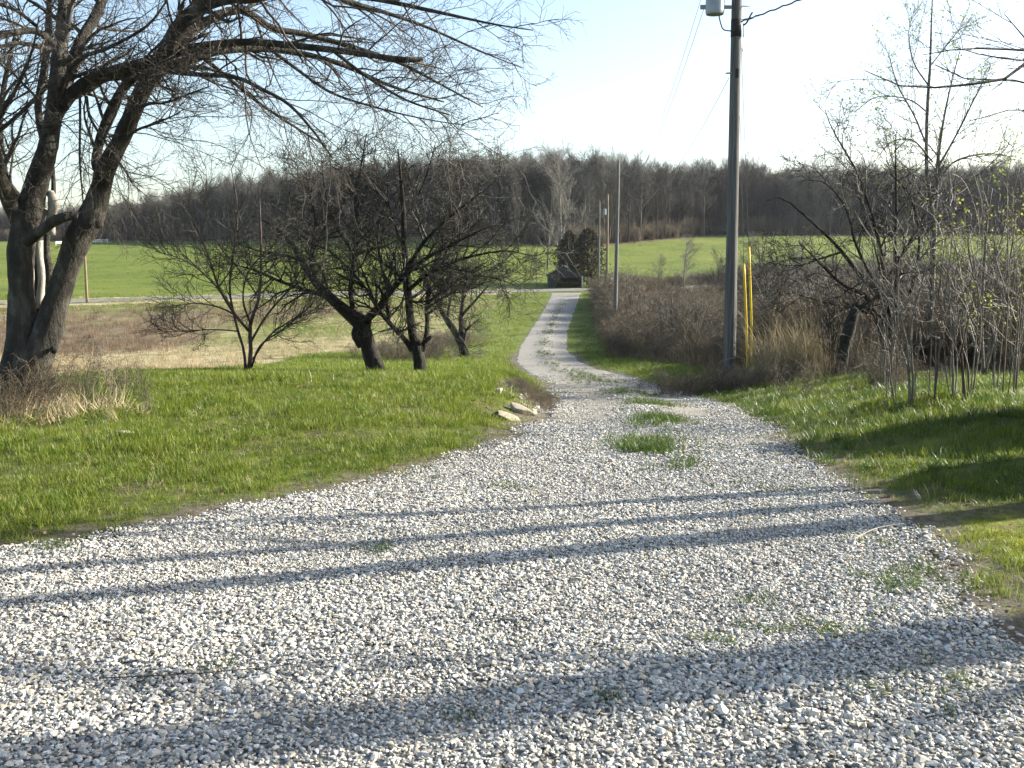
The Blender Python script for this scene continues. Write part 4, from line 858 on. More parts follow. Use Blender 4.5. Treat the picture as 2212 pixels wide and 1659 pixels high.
# --- trees just out of the frame on the right: their limbs reach in and their trunks throw the streaks of shade on the drive
def by_dist(pts, rad, k=14): return smooth_line(pts, rad, k)
b = np.array([6.6, 7.45, Tz(6.6, 7.45) - .05])
st = []
for i, (dx, dy, hx, hy, h, r) in enumerate([(0, 0, .1, .1, 7.5, .115), (.05, -.17, -.1, .35, 6.5, .06), (.1, .42, .4, .7, 7, .08), (-.05, .56, 0, 1.9, 6.5, .05), (.1, .85, .3, .9, 6, .035)]):
    st.append(by_dist([b + [dx, dy, 0], b + [dx + hx * .3, dy + hy * .15, h * .33], b + [dx + hx * .8, dy + hy * .5, h * .66], b + [dx + hx * 1.3, dy + hy, h]], [r, r * .9, r * .7, .012]))
def reach(uvs, Y0, r0, start):
    pts = [np.array(start)] + [P(u, v, Y0 + d) for u, v, d in uvs]; n_ = len(pts)
    return by_dist(pts, list(np.linspace(r0, .003, n_)))
for uvs, r0, sz in (([(2330, 110, .3), (2212, 108, .2), (2130, 104, .1), (2050, 108, 0), (1995, 118, -.1)], .014, 3.2),
            ([(2300, 120, .2), (2212, 141, .1), (2160, 175, 0), (2075, 183, -.1), (1990, 190, -.2), (1918, 178, -.3), (1868, 152, -.3)], .018, 3.1),
            ([(2350, 140, .4), (2212, 130, .4), (2130, 120, .3), (2060, 100, .2)], .012, 3.2), ([(2350, 200, .5), (2212, 175, .4), (2140, 172, .3), (2080, 168, .2), (2020, 140, .2)], .012, 3.0),
            ([(2350, 120, -.3), (2212, 80, -.3), (2190, 55, -.3), (2170, 30, -.3)], .008, 3.4), ([(2400, 260, .4), (2212, 235, .3), (2120, 255, .2), (2090, 262, .1)], .008, 2.8)):
    st.append(reach(uvs, 7.9, r0, b + np.array([-.1, .3, sz - b[2]])))
make_tree('overhanging_tree', 'bare tree at the right edge whose long thin branches reach in across the sky', 'tree', b, st, batch(st),
    [dict(m=7, t0=.55, t1=1, ang=(.3, .9), length=(.3, .9), k=6, wig=.12, trop=(0, 0, .03), rr=.4, rmin=.0035, sides=3, lenfall=.4), dict(m=4, t0=.2, t1=1, ang=(.4, 1), length=(.08, .3), k=4, wig=.15, rr=.6, rmin=.0025, sides=3)], (M['bark'], M['twig']), trunk_n=5, rough=.03, main_sides=8)
b = np.array([11.5, 7.35, Tz(11.5, 7.35) - .05]); st = []
st.append(by_dist([b, b + [.1, .05, 1.5], b + [0, -.1, 3.4], b + [.3, 0, 6], b + [.2, .2, 9]], [.32, .27, .24, .16, .04]))
for i in range(9):
    t_ = rng.uniform(.2, .7); o_ = st[0][0][int(t_ * 13)]; a = rng.uniform(0, 6.28); l_ = rng.uniform(1.6, 3.2)
    st.append(by_dist([o_, o_ + np.array([math.cos(a), math.sin(a), .7]) * l_ * .5, o_ + np.array([math.cos(a), math.sin(a), .9]) * l_], [.06, .04, .01]))
make_tree('shade_tree', 'bare tree standing out of frame on the right that shades the front of the driveway', 'tree', b, st, batch(st[1:]),
    [dict(m=6, t0=.2, t1=1, ang=(.4, 1.0), length=(.6, 1.6), k=6, wig=.15, rr=.5, rmin=.006, sides=3), dict(m=8, t0=.2, t1=1, ang=(.4, 1), length=(.2, .7), k=4, wig=.15, rr=.6, rmin=.004, sides=3)], (M['bark'], M['twig']))
b = np.array([4.95, 7.55, Tz(4.95, 7.55)]); root = empty('added_shade_shrub', tuple(b)); tag(root, 'unseen low rounded shrub added out of frame on the right to shade the mossy verge', 'shrub')  # unseen shrub, added only for its shade on the verge
mb = MB(); mb.tubes(np.array([[0, 0, -.1], [.02, 0, .3], [0, .02, .5]]), np.array([.03, .025, .01]), 6); link('trunk', mb.mesh('trunk'), M['bark_dark'], root)
q = unit(rng.normal(size=(7000, 3))) * (rng.uniform(.3, 1, (7000, 1)) ** .5) * np.array([.6, .5, .42]) + [0, 0, .42]
mb = MB(); mb.leaves(q, .08); link('foliage', mb.mesh('foliage'), M['cedar'], root)['kind'] = 'stuff'
# unseen evergreen shrub, added to cast the dark patch on the right-hand grass
b = np.array([6.0, 9.45, Tz(6.0, 9.45)]); root = empty('added_evergreen_shrub', tuple(b)); tag(root, 'unseen dense dark evergreen shrub added past the right edge to shade the grass', 'shrub')
mb = MB(); mb.tubes(np.array([[0, 0, -.1], [.02, 0, .5], [0, .02, 1.0]]), np.array([.05, .04, .02]), 6); link('trunk', mb.mesh('trunk'), M['bark_dark'], root)
q = unit(rng.normal(size=(22000, 3))) * (rng.uniform(.3, 1, (22000, 1)) ** .5) * np.array([.95, .75, .62]) + [0, 0, .72]; q = q * (1 + .15 * vnoise(q[:, 0], q[:, 2], .3)[:, None])
mb = MB(); mb.leaves(q, .09); link('foliage', mb.mesh('foliage'), M['cedar'], root)['kind'] = 'stuff'

# ------------------------------------------------------------------ brush (bramble thicket) along the right of the drive
def cane_proto(name, n, h, spread, seed, mat, side=4, rad=.006):
    global rng
    sv = rng; rng = np.random.default_rng(seed)
    arr = []
    for i in range(n):
        a = rng.uniform(0, 6.28); ln = rng.uniform(.5, 1) * spread; hh = h * rng.uniform(.55, 1); o_ = rng.normal(0, .18 * spread, 2)
        d = np.array([math.cos(a), math.sin(a)])
        arr.append(smooth_line([[*o_, 0], [*(o_ + d * ln * .25), hh * .65], [*(o_ + d * ln * .65), hh], [*(o_ + d * ln * 1.15), hh * rng.uniform(.55, .95)]], [rad, rad * .8, rad * .6, rad * .35], 8))
    bt = batch(arr); mb = MB(); mb.tubes(*bt, 3, cap=False)
    c1 = spawn(*bt, m=side, t0=.2, t1=1, ang=(.5, 1.3), length=(.15 * h, .5 * h), k=4, wig=.2, rr=.8, rmin=rad * .5); mb.tubes(*c1, 3, cap=False)
    c2 = spawn(*c1, m=3, t0=.2, t1=1, ang=(.5, 1.3), length=(.06 * h, .2 * h), k=3, wig=.2, rr=.8, rmin=rad * .4); mb.tubes(*c2, 3, cap=False)
    me = mb.mesh(name); rng = sv; return proto(me, M[mat])
cane_p = [cane_proto('bramble_clump', 20, 1.35, 1.1, 200 + i, 'bramble', rad=.0095) for i in range(5)] + [cane_proto('bramble_clump', 20, 1.7, .7, 230 + i, 'twig_orchard', rad=.006) for i in range(2)]
FRONT = [(1281, 634), (1290, 680), (1305, 718), (1332, 771), (1390, 778), (1438, 783), (1500, 789), (1563, 795), (1640, 802), (1750, 806), (1850, 803), (2000, 802), (2120, 806), (2300, 806), (2700, 800)]
FR = np.array([G(u, v)[:2] for u, v in FRONT]); 
def front_dist(x, y):
    """how far a ground point lies inside the brush, beyond its front line"""
    best = np.full(np.shape(x), 1e9); 
    for i in range(len(FR) - 1):
        a_, b_ = FR[i], FR[i + 1]; d_ = b_ - a_; t_ = np.clip(((x - a_[0]) * d_[0] + (y - a_[1]) * d_[1]) / (d_ @ d_), 0, 1)
        best = np.minimum(best, np.hypot(x - a_[0] - t_ * d_[0], y - a_[1] - t_ * d_[1]))
    poly = [tuple(p) for p in FR] + [(60, FR[-1, 1]), (60, 112), (FR[0, 0], 112)]
    return np.where(in_poly(x, y, poly), best, -best)
n = 34000; x = rng.uniform(2, 50, n); y = rng.uniform(17, 112, n)
fd = front_dist(x, y); gx0 = P(1616, 795, 23.7)[0]; k = (fd > .25) & in_view(x, y, 3) & (fd < 16) & ~((np.abs(x - gx0 - .1 + (24 - y) * .0) < .55) & (y < 24.6)); x, y, fd = x[k], y[k], fd[k]
dens = np.where(fd < 4, 1.0, .35) * np.where(y < 40, 1, .55); k = rng.uniform(size=len(x)) < dens; x, y, fd = x[k], y[k], fd[k]; n = len(x)
uu, vv_ = proj(x, y, terrain(x, y))
hs = np.interp(uu, [1280, 1320, 1400, 1500, 1600, 1750, 1900, 2212], [1.7, 1.75, 1.5, 1.3, 1.0, 1.0, 1.0, 1.0]) * (.55 + .45 * sstep(.2, 2.0, fd)) * (1 + .34 * vnoise(x, y, 2.1, 4) + .16 * vnoise(x, y, .9, 6)) * rng.uniform(.45, 1.3, n)
ix = np.where(rng.uniform(size=n) < .8, rng.integers(0, 5, n), rng.integers(5, 7, n))
scatter('bramble_thicket', place(x, y, -.05), rand_rot(n, .12), np.stack([hs * 1.0, hs * 1.0, hs], 1), ix, cane_p); print('brambles', n)
# the taller tangle that closes the view from the pole to the right edge
tall_p = [cane_proto('tall_brush', 14, 2.9, 1.2, 400 + i, 'twig_orchard', side=9, rad=.011) for i in range(4)] + [cane_proto('tall_brush', 14, 2.6, 1.3, 420 + i, 'bramble', side=9, rad=.011) for i in range(2)]
n = 5200; x = rng.uniform(6, 46, n); y = rng.uniform(23.5, 58, n); fd = front_dist(x, y); uu, vv_ = proj(x, y, terrain(x, y))
k = (fd > .8) & in_view(x, y, 3) & (uu > 1655) & (rng.uniform(size=n) < np.interp(uu, [1655, 1760, 2300], [.14, .42, .6])); x, y, uu = x[k], y[k], uu[k]; n = len(x)
scatter('tall_brush', place(x, y, -.05), rand_rot(n, .12), rng.uniform(.5, 1.0, n) * np.interp(y, [24, 50], [.95, 1.6]) * (1 + .2 * vnoise(x, y, 2.4, 5)), rng.integers(0, 6, n), tall_p); print('tall', n)
n = 620; x = rng.uniform(24, 70, n); y = yroad(x) - rng.uniform(3.5, 22, n); k = rng.uniform(size=n) < np.interp(x, [24, 36], [.25, 1]); x, y = x[k], y[k]; n = len(x); scatter('tall_brush', place(x, y, -.05), rand_rot(n, .1), rng.uniform(.5, 1.5, n), rng.integers(0, 6, n), tall_p)
# weeds under and in front of the brush, and a tawny grass clump
x = rng.uniform(2, 45, 26000); y = rng.uniform(17, 70, 26000); fd = front_dist(x, y); k = (fd > -.35) & (fd < 3.5) & in_view(x, y, 2) & ~((np.abs(x - gx0 - .1) < .5) & (y < 24.6)) & (rng.uniform(size=len(x)) < .8); x, y = x[k], y[k]; n = len(x)
q_ = (rng.uniform(size=n) < .3) & (fd[k] > .2); scatter('straw_tufts', place(x[q_], y[q_], -.02), rand_rot(q_.sum(), .25), rng.uniform(.8, 2.6, q_.sum()), rng.integers(0, 4, q_.sum()), dry_p)
scatter('brush_weeds', place(x, y, -.02), rand_rot(n, .35), rng.uniform(.6, 1.3, n), rng.integers(0, 4, n), weed_p); print('weeds', n)
tw_p = [proto(tuft_mesh('tawny_tuft', 40, 1.25, .25, .016, .65, 95 + i, 4), M['dry']) for i in range(3)]
for (u, v, n_, r_) in ((1765, 800, 36, .75), (1850, 800, 8, .5)):
    c = P(u, v, 22.5); x = c[0] + rng.normal(0, r_, n_); y = c[1] + rng.normal(0, .7, n_)
    scatter('tawny_grass', place(x, y, -.02), rand_rot(n_, .15), rng.uniform(.8, 1.35, n_), rng.integers(0, 3, n_), tw_p)
st_p = [cane_proto('weed_stalks', 16, 1.9, .35, 260 + i, 'weed', side=3, rad=.007) for i in range(3)]
x = rng.uniform(8, 16, 260); y = rng.uniform(19.5, 27, 260); fd = front_dist(x, y); k = (fd > 0); x, y = x[k], y[k]; n = len(x)
scatter('weed_stalks', place(x, y, -.02), rand_rot(n, .08), rng.uniform(.6, 1.05, n), rng.integers(0, 3, n), st_p)
# the low brown tangle around the foot of the pole
x = np.concatenate([rng.normal(P(1590, 820, 21)[0], .9, 60), rng.normal(P(1860, 850, 16)[0], .5, 14)]); y = np.concatenate([rng.normal(20.8, .8, 60), rng.normal(15.4, .35, 14)]); n = len(x)
scatter('low_tangle', place(x, y, -.02), rand_rot(n, .2), rng.uniform(.22, .45, n), rng.integers(0, 7, n), cane_p)

# ------------------------------------------------------------------ weeds and sticks at the foot of the big tree, and at the bank
c = P(95, 900, 10.3)
x = rng.normal(c[0], .6, 26); y = rng.normal(10.6, .5, 26); scatter('tree_base_brambles', place(x, y, -.02), rand_rot(26, .25), rng.uniform(.2, .45, 26), rng.integers(0, 7, 26), cane_p)
x = rng.normal(c[0] + .05, .5, 70); y = rng.normal(10.2, .4, 70); scatter('tree_base_weeds', place(x, y, -.02), rand_rot(70, .45), rng.uniform(.4, .95, 70), rng.integers(0, 4, 70), dry_p)
x = rng.uniform(xL(15) - .9, xL(15), 300); y = rng.uniform(12.9, 17.6, 300); x = xL(y) - rng.uniform(.0, .55, 300)
scatter('bank_roots', place(x, y, -.02), rand_rot(300, .5), rng.uniform(.06, .16, 300) * (rng.uniform(size=300) < .5) + .001, rng.integers(0, 7, 300), cane_p)
n = 420; y = rng.uniform(12.6, 17.4, n); x = xL(y) - rng.uniform(-.15, .65, n); sz = np.exp(rng.normal(-3.0, .45, n))
scatter('bank_rubble', place(x, y, .01), rng.uniform(0, 6.28, (n, 3)), sz, rng.integers(0, 14, n), stone_protos)
# bramble tangle in the dip behind the two orchard trees
n = 60; c1 = G(*Z2(1400, 1150)); x = rng.normal(c1[0], 1.4, n); y = rng.normal(c1[1] + 1, 2.0, n); scatter('dip_brambles', place(x, y, -.02), rand_rot(n, .2), rng.uniform(.4, .75, n), rng.integers(0, 7, n), cane_p)
n = 50; c1 = G(*Z2(1600, 1085)); x = rng.normal(c1[0], 1.6, n); y = rng.normal(c1[1] + 1, 2.0, n); scatter('dip_brambles', place(x, y, -.02), rand_rot(n, .2), rng.uniform(.4, .8, n), rng.integers(0, 7, n), cane_p)

def rock(name, label, uv, size, rot, seed, mat='rock', cat='rock', Y=None, group=None, flat=.4, sink=.25):
    r = np.random.default_rng(seed); bm = bmesh.new()
    p = unit(r.normal(size=(18, 3))) * r.uniform(.8, 1.0, (18, 1)) * .5
    for q_ in p: bm.verts.new(q_)
    bmesh.ops.convex_hull(bm, input=bm.verts)
    for v_ in [v_ for v_ in bm.verts if not v_.link_faces]: bm.verts.remove(v_)
    bmesh.ops.bevel(bm, geom=bm.edges[:], offset=.03, segments=1, affect='EDGES')
    for v_ in bm.verts: v_.co = Vector((v_.co.x * size[0], v_.co.y * size[1], v_.co.z * size[2]))
    me = bpy.data.meshes.new(name); bm.to_mesh(me); bm.free()
    g = G(*uv); o = link(name, me, M[mat], None, (g[0], g[1], g[2] + size[2] * (.5 - sink))); o.rotation_euler = rot
    tag(o, label, cat, group); return o
rock('bank_rock', 'long pale flat slab of rock tilted out of the bank, lowest of the slabs', (1100, 908), (.36, .22, .12), (.15, .42, .2), 1)
rock('bank_rock', 'pale angular rock slab on the bank, upper left of the slabs', (1125, 893), (.42, .26, .14), (.1, .38, -.2), 2)
rock('bank_rock', 'small pale block just right of the two slabs on the bank', (1150, 897), (.16, .14, .12), (.3, .2, .7), 3)
rock('bank_rock', 'dark low rock half buried left of the pale slabs', (1078, 902), (.2, .18, .1), (0, .2, .3), 4, mat='bark_dark')
rock('bank_rock', 'pale chunk of rock at the bottom of the bank beside the gravel', (1165, 915), (.15, .12, .09), (.2, .1, 1.4), 5)
rock('lawn_stone', 'low flat pale stone in the grass right of the big tree', (268, 940), (.24, .16, .07), (0, .05, .2), 6)
rock('round_stone', 'single larger rounded white stone in the middle of the gravel', (1157, 1342), (.085, .06, .05), (0, 0, .3), 7, mat='bark_pale', flat=.6, sink=.1)
rock('tilted_stone', 'upright greyish stone among the gravel near the lower left', (475, 1470), (.05, .045, .05), (.3, .2, .3), 8, mat='rock', sink=.2)

def stick(name, label, pts, r0, mat='cane_pale', side=3, cat='stick', lift=.0, wts=None):
    base_ = np.array(pts[0]); root = MB(); P_, R_ = smooth_line(pts, list(np.linspace(r0, r0 * .35, len(pts))), 12)
    root.tubes(P_ - base_, R_, 6, rough=.08)
    if side:
        sp1 = spawn(P_[None], R_[None], m=side, t0=.2, t1=.9, ang=(.4, .9), length=(r0 * 14, r0 * 30), k=5, wig=.15, rr=.6, rmin=.003); root.tubes(sp1[0] - base_, sp1[1], 4)
    o = link(name, root.mesh(name), M[mat], None, tuple(base_)); return tag(o, label, cat)
def gp(u, v, h=0.02): g = G(u, v); return g + np.array([0, 0, h])
stick('fallen_branch', 'forked fallen branch lying in the grass at the foot of the leftmost lawn tree', [gp(548, 826, .05), P(562, 830, 19.2) + [0, 0, .02], gp(575, 838, .12), gp(592, 830, .05)], .02, 'twig_orchard', 2)
stick('broken_cane', 'pale broken cane propped up in the weeds by the big tree', [P(60, 935, 10.0), P(100, 915, 9.9), P(125, 880, 9.9), P(132, 850, 9.9)], .008, 'cane_pale', 4)
stick('broken_cane', 'long pale cane lying low across the weeds by the big tree', [P(70, 945, 9.8), P(110, 925, 9.7), P(150, 885, 9.7), P(160, 870, 9.7)], .01, 'cane_pale', 3)
stick('green_sprig', 'upright dark sprig with small leaves right of the weeds by the big tree', [P(195, 940, 9.9), P(210, 900, 9.9), P(225, 850, 9.9), P(232, 800, 9.9)], .005, 'twig_orchard', 12)
stick('long_twig', 'long thin dark twig lying across the gravel in the foreground', [gp(215, 1490, .045), gp(420, 1482, .05), gp(640, 1462, .05), gp(800, 1440, .05), gp(1000, 1412, .045)], .0022, 'twig', 0, 'twig')
stick('short_twig', 'short dark twig on the gravel right of the long twig', [gp(1040, 1360, .04), gp(1100, 1352, .05), gp(1180, 1335, .045)], .0022, 'twig', 1, 'twig')
stick('drive_twig', 'curved brown twig lying on the right edge of the gravel', [gp(1840, 1182, .04), gp(1890, 1160, .05), gp(1950, 1148, .05)], .004, 'cane_pale', 1, 'twig')
stick('arching_cane', 'pale bent grass cane arching in front of the foot of the utility pole', [P(1550, 800, 21), P(1556, 782, 20.8), P(1590, 772, 20.6), P(1610, 775, 20.6)], .008, 'cane_pale', 0)
stick('lawn_stub', 'small pale split stub standing in the lawn left of the leaning tree', [gp(672, 826, .0), gp(672, 826, .07), gp(668, 824, .15)], .008, 'cane_pale', 0, 'stub')
stick('lawn_stub', 'tiny pale stub in the grass in front of the leaning tree', [gp(719, 826, .0), gp(719, 826, .05), gp(720, 826, .11)], .014, 'cane_pale', 0, 'stub')

# ------------------------------------------------------------------ utility poles
def pole_thing(label, base, top_z, r0, r1, mat='pole', lean=(0, 0), group='utility poles', name='utility_pole'):
    b_ = np.array([base[0], base[1], Tz(base[0], base[1]) - .05]); root = empty(name, tuple(b_)); tag(root, label, 'pole', group)
    H = top_z - b_[2]; mb = MB(); k = 14
    pts = np.stack([np.linspace(0, lean[0], k), np.linspace(0, lean[1], k), np.linspace(0, H, k)], 1); mb.tubes(pts, np.linspace(r0, r1, k), 20, rough=.006)
    link('shaft', mb.mesh('shaft'), M[mat], root); return root, b_, H
pb = P(1576, 800, 23.0); ptop = P(1597, -260, 23.0)
LEAN = float(ptop[0] - pb[0])
root, pb_, PH = pole_thing('big grey wooden utility pole with transformer, nearest, beside the yellow guards', (pb[0], 23.0), ptop[2], .142, .102, lean=(LEAN, 0))
def at_pole(z, ang=0, off_=0.0):     # world point on the pole's skin
    t_ = (z - pb_[2]) / PH; r_ = .142 + (.102 - .142) * t_ + off_
    return np.array([pb_[0] + LEAN * t_ + r_ * math.cos(ang), pb_[1] + r_ * math.sin(ang), z])
def zat(v): return P(1580, v, 23.0)[2]
def ring(parent, name, z0, z1, mat, off_, sides=24):
    mb = MB(); zs = [z0, z1]; c_ = [at_pole(z, 0, 0) for z in zs]
    pts = np.array([[pb_[0] + LEAN * (z - pb_[2]) / PH, pb_[1], z] for z in zs]) - pb_; rr_ = [c_[i][0] - pts[i][0] - pb_[0] + off_ for i in range(2)]
    mb.tubes(pts, np.array(rr_), sides); return link(name, mb.mesh(name), M[mat], parent)
ring(root, 'black_wrap', zat(80), zat(42), 'black', .006)
def tube_part(parent, org, name, pts, r_, mat, sides=8, k=12):
    mb = MB(); p_, q_ = smooth_line(pts, [r_] * len(pts), k); mb.tubes(p_ - org, q_, sides); return link(name, mb.mesh(name), M[mat], parent)
# bracket arms and transformer can
zb = zat(15)
mb = MB(); mb.box(at_pole(zb, math.pi, .18) - pb_, (.42, .05, .07)); mb.box(at_pole(zb, math.pi, .52) - pb_, (.34, .05, .09)); link('bracket', mb.mesh('bracket', False), M['steel'], root)
tc = P(1545, 0, 22.9); tr_ = .205
zc0 = P(1545, 31, 22.9)[2]; zc1 = zc0 + .95
rt = empty('transformer', (tc[0], 22.9, zc0)); rt.parent = root; rt.location = (tc[0] - pb_[0], 22.9 - pb_[1], zc0 - pb_[2])
# the can is a single turned mesh
prof = [(0, .02), (.15, 0), (.19, .0), (.2, .03), (.205, .06), (.205, .82), (.215, .83), (.215, .86), (.19, .9), (.1, .95), (0, .96)]
bpy.data.objects.remove(rt)
def lathe(prof, sides=28):
    a = np.arange(sides) / sides * 2 * np.pi; v = np.array([[r_ * math.cos(t), r_ * math.sin(t), z_] for r_, z_ in prof for t in a]); f = []
    i = np.arange(sides); j = (i + 1) % sides
    for q_ in range(len(prof) - 1): f.append(np.stack([q_ * sides + i, q_ * sides + j, (q_ + 1) * sides + j, (q_ + 1) * sides + i], 1))
    return v, np.concatenate(f)
v_, f_ = lathe(prof); mb = MB(); mb.add(v_ + (np.array([tc[0], 22.9, zc0]) - pb_), f_)
tank = link('transformer_tank', mb.mesh('transformer_tank', False), M['tank'], root)
for sx_ in (-.08, .08):
    v_, f_ = lathe([(0, 0), (.03, 0), (.045, .04), (.03, .08), (.045, .12), (.03, .16), (.04, .2), (.012, .25), (0, .26)], 12); mb = MB(); mb.add(v_ + (np.array([tc[0] + sx_, 22.9, zc0 + .93]) - pb_), f_); link('bushing', mb.mesh('bushing'), M['ceramic'], tank)
tube_part(root, pb_, 'drip_loop', [P(1553, 32, 22.85), P(1557, 50, 22.8), P(1564, 64, 22.8), P(1586, 67, 22.9)], .014, 'black')
tube_part(root, pb_, 'drip_loop', [P(1702 * .0 + 1606, 54, 22.9), P(1612, 50, 22.85), P(1617, 42, 22.8), P(1622, 32, 22.8), P(1626, 26, 22.8)], .018, 'black')
tube_part(root, pb_, 'conduit', [P(1606, 50, 22.93), P(1606, 80, 22.93)], .012, 'steel', 8, 4)
tube_part(root, pb_, 'through_bolt', [P(1597, 13, 22.95), P(1620, 13, 22.95)], .012, 'steel', 6, 3)
tube_part(root, pb_, 'through_bolt', [P(1568, 158, 22.95), P(1590, 157, 22.95)], .018, 'steel', 6, 3)
tube_part(root, pb_, 'hook', [P(1603, 104, 22.9), P(1605, 108, 22.9), P(1604, 111, 22.9)], .012, 'steel', 6, 4)
mb = MB(); mb.box(np.array([pb_[0] + LEAN * (zat(160) - pb_[2]) / PH + .01, pb_[1] - .125, zat(160)]) - pb_, (.07, .02, .2)); link('tag_plate', mb.mesh('tag_plate', False), M['black'], root)
# three farther poles
g2 = G(1331, 655); p2 = P(1331, 500, 78.0); t2 = P(1335, 352, 78.0)
r2, p2b, H2 = pole_thing('tall slim utility pole rising out of the brush, right of the three far poles', (p2[0], 78.0), t2[2], .17, .11, lean=(.12, 0))
p3 = P(1311, 600, 116.0); t3 = P(1310, 422, 116.0); r3, p3b, H3 = pole_thing('brown utility pole behind, middle one of the three far poles', (p3[0], 116.0), t3[2], .16, .11, 'pole_brown')
p4 = P(1301, 600, 124.0); t4 = P(1299, 437, 124.0); r4, p4b, H4 = pole_thing('pale thin utility pole, left one of the three far poles near the road', (p4[0], 129.0), P(1299, 437, 129)[2], .15, .1)
for r_, b_, H_ in ((r2, p2b, H2), (r3, p3b, H3), (r4, p4b, H4)):
    v_, f_ = lathe([(0, 0), (.05, 0), (.08, .06), (.05, .12), (.07, .17), (.02, .24), (0, .25)], 10); mb = MB(); mb.add(v_ + np.array([.12 if r_ is r2 else 0, 0, H_]), f_); link('insulator', mb.mesh('insulator'), M['ceramic'], r_)
mb = MB(); v_, f_ = lathe([(0, 0), (.14, 0), (.17, .05), (.17, .6), (.12, .7), (0, .72)], 14); mb.add(v_ + np.array([-.32, -.1, H3 - 2.2]), f_); mb.box((-.18, -.05, H3 - 1.9), (.2, .05, .08)); link('small_transformer', mb.mesh('small_transformer', False), M['tank'], r3)
p5 = P(187, 655, 112.0); t5 = P(185, 480, 112.0); g5 = G(188, 654)
r5, p5b, H5 = pole_thing('brownish utility pole by the road, seen beside the big left tree', (g5[0], g5[1]), P(185, 480, g5[1])[2], .15, .1, 'pole_brown')
# wires
def wire(label, a, b, sag, r_, mat='wire', k=40, wob=0.0, name='overhead_wire', sides=5):
    a = np.asarray(a, float); b = np.asarray(b, float); t = np.linspace(0, 1, k)[:, None]
    p_ = a + (b - a) * t; p_[:, 2] -= (4 * sag * t * (1 - t))[:, 0]
    if wob: ph = np.linspace(0, k * 1.9, k); p_[:, 2] += wob * np.sin(ph); p_[:, 0] += wob * np.cos(ph)
    mb = MB(); mb.tubes(p_ - a, np.full(k, r_), sides); o = link(name, mb.mesh(name), M[mat], None, tuple(a)); return tag(o, label, 'wire')
topw = p2b + np.array([.12, 0, H2 + .1])
wire('thin wire from the bottom bolt of the big pole down to the far poles', P(1575, 168, 23), topw - [0, 0, .9], 2.3, .007)
wire('thin overhead wire passing just left of the transformer toward the far poles', P(1550, 0, 22.8) + [0, 0, 1.3], topw - [0, 0, .3], 2.4, .006)
wire('leftmost thin overhead wire running from the transformer bracket toward the far poles', P(1520, 20, 23), topw, 2.2, .006)
wire('wire between the tall slim far pole and the brown pole behind it', topw, p3b + [0, 0, H3 + .1], .5, .012)
wire('wire from the brown far pole to the pale pole by the road', p3b + [0, 0, H3 + .1], p4b + [0, 0, H4 + .1], .2, .012)
wire('dark cable sagging left from the far poles across the woods', p4b + [0, 0, H4 - 1.5], [-70, 128, 5.2], 3.0, .03)
wire('dark cable sagging right from the far poles across the woods', p4b + [0, 0, H4 - 1.5], [75, 128, 6.4], 2.2, .02)
wire('thick twisted service cable climbing right from the big pole out of the picture', P(1600, 47, 22.9), np.array([14.5, 8.0, 9.3]), .35, .016, 'black', 160, .012, 'service_cable', 6)
wire('thin stay wire carrying the service cable to the big pole', P(1597, 43, 22.9), P(1640, 34, 21.8), .0, .007, k=6)
# guy wires with yellow guards
for (u0, v0, u1, v1, utop, vtop, Y_, lb1, lb2) in ((1616, 795, 1607, 570, 1599, 250, 23.7, 'shorter yellow plastic guy guard, left of the pair beside the big pole', 'steel guy wire running up from the shorter yellow guard'), (1626, 783, 1618, 533, 1600, 60, 24.4, 'taller yellow plastic guy guard, right of the pair beside the big pole', 'steel guy wire running up from the taller yellow guard')):
    g_ = P(u0, v0, Y_); g_[2] = Tz(g_[0], g_[1]); e_ = P(u1, v1, Y_ - .25); q_ = P(utop, vtop, 23.05)
    rt = empty('guy_guard', tuple(g_)); tag(rt, lb1, 'guard', 'yellow guy guards')
    mb = MB(); p_, rr_ = smooth_line([g_, (g_ + e_) / 2 + [0.01, 0, 0], e_], [.028, .028, .028], 8); mb.tubes(p_ - g_, rr_, 12); link('sleeve', mb.mesh('sleeve'), M['yellow'], rt)
    mb = MB(); mb.tubes(np.array([[.03, .05, -.15], [0, 0, .1]]), np.array([.012, .012]), 8); mb.tubes(np.array([[-.02, 0, .1], [.02, 0, .14]]), np.array([.02, .02]), 8); link('anchor_rod', mb.mesh('anchor_rod'), M['steel'], rt)
    wire(lb2, e_, q_, .03, .006, 'wire', 16, name='guy_wire')

# ------------------------------------------------------------------ open-fronted shed across the road
u0, u1 = 1186, 1258
sY = 128.5; sb = P(1222, 616, sY); gz = Tz(sb[0], sY + 1.5); W_ = 4.3; D_ = 4.5
root = empty('shed', (sb[0], sY, gz)); tag(root, 'small dark open-fronted wooden shed with a low gable roof across the road', 'shed')
eave, ridge = 1.55, 2.75
def part(name, mb, mat, parent=root, smooth=False): return link(name, mb.mesh(name, smooth), M[mat], parent)
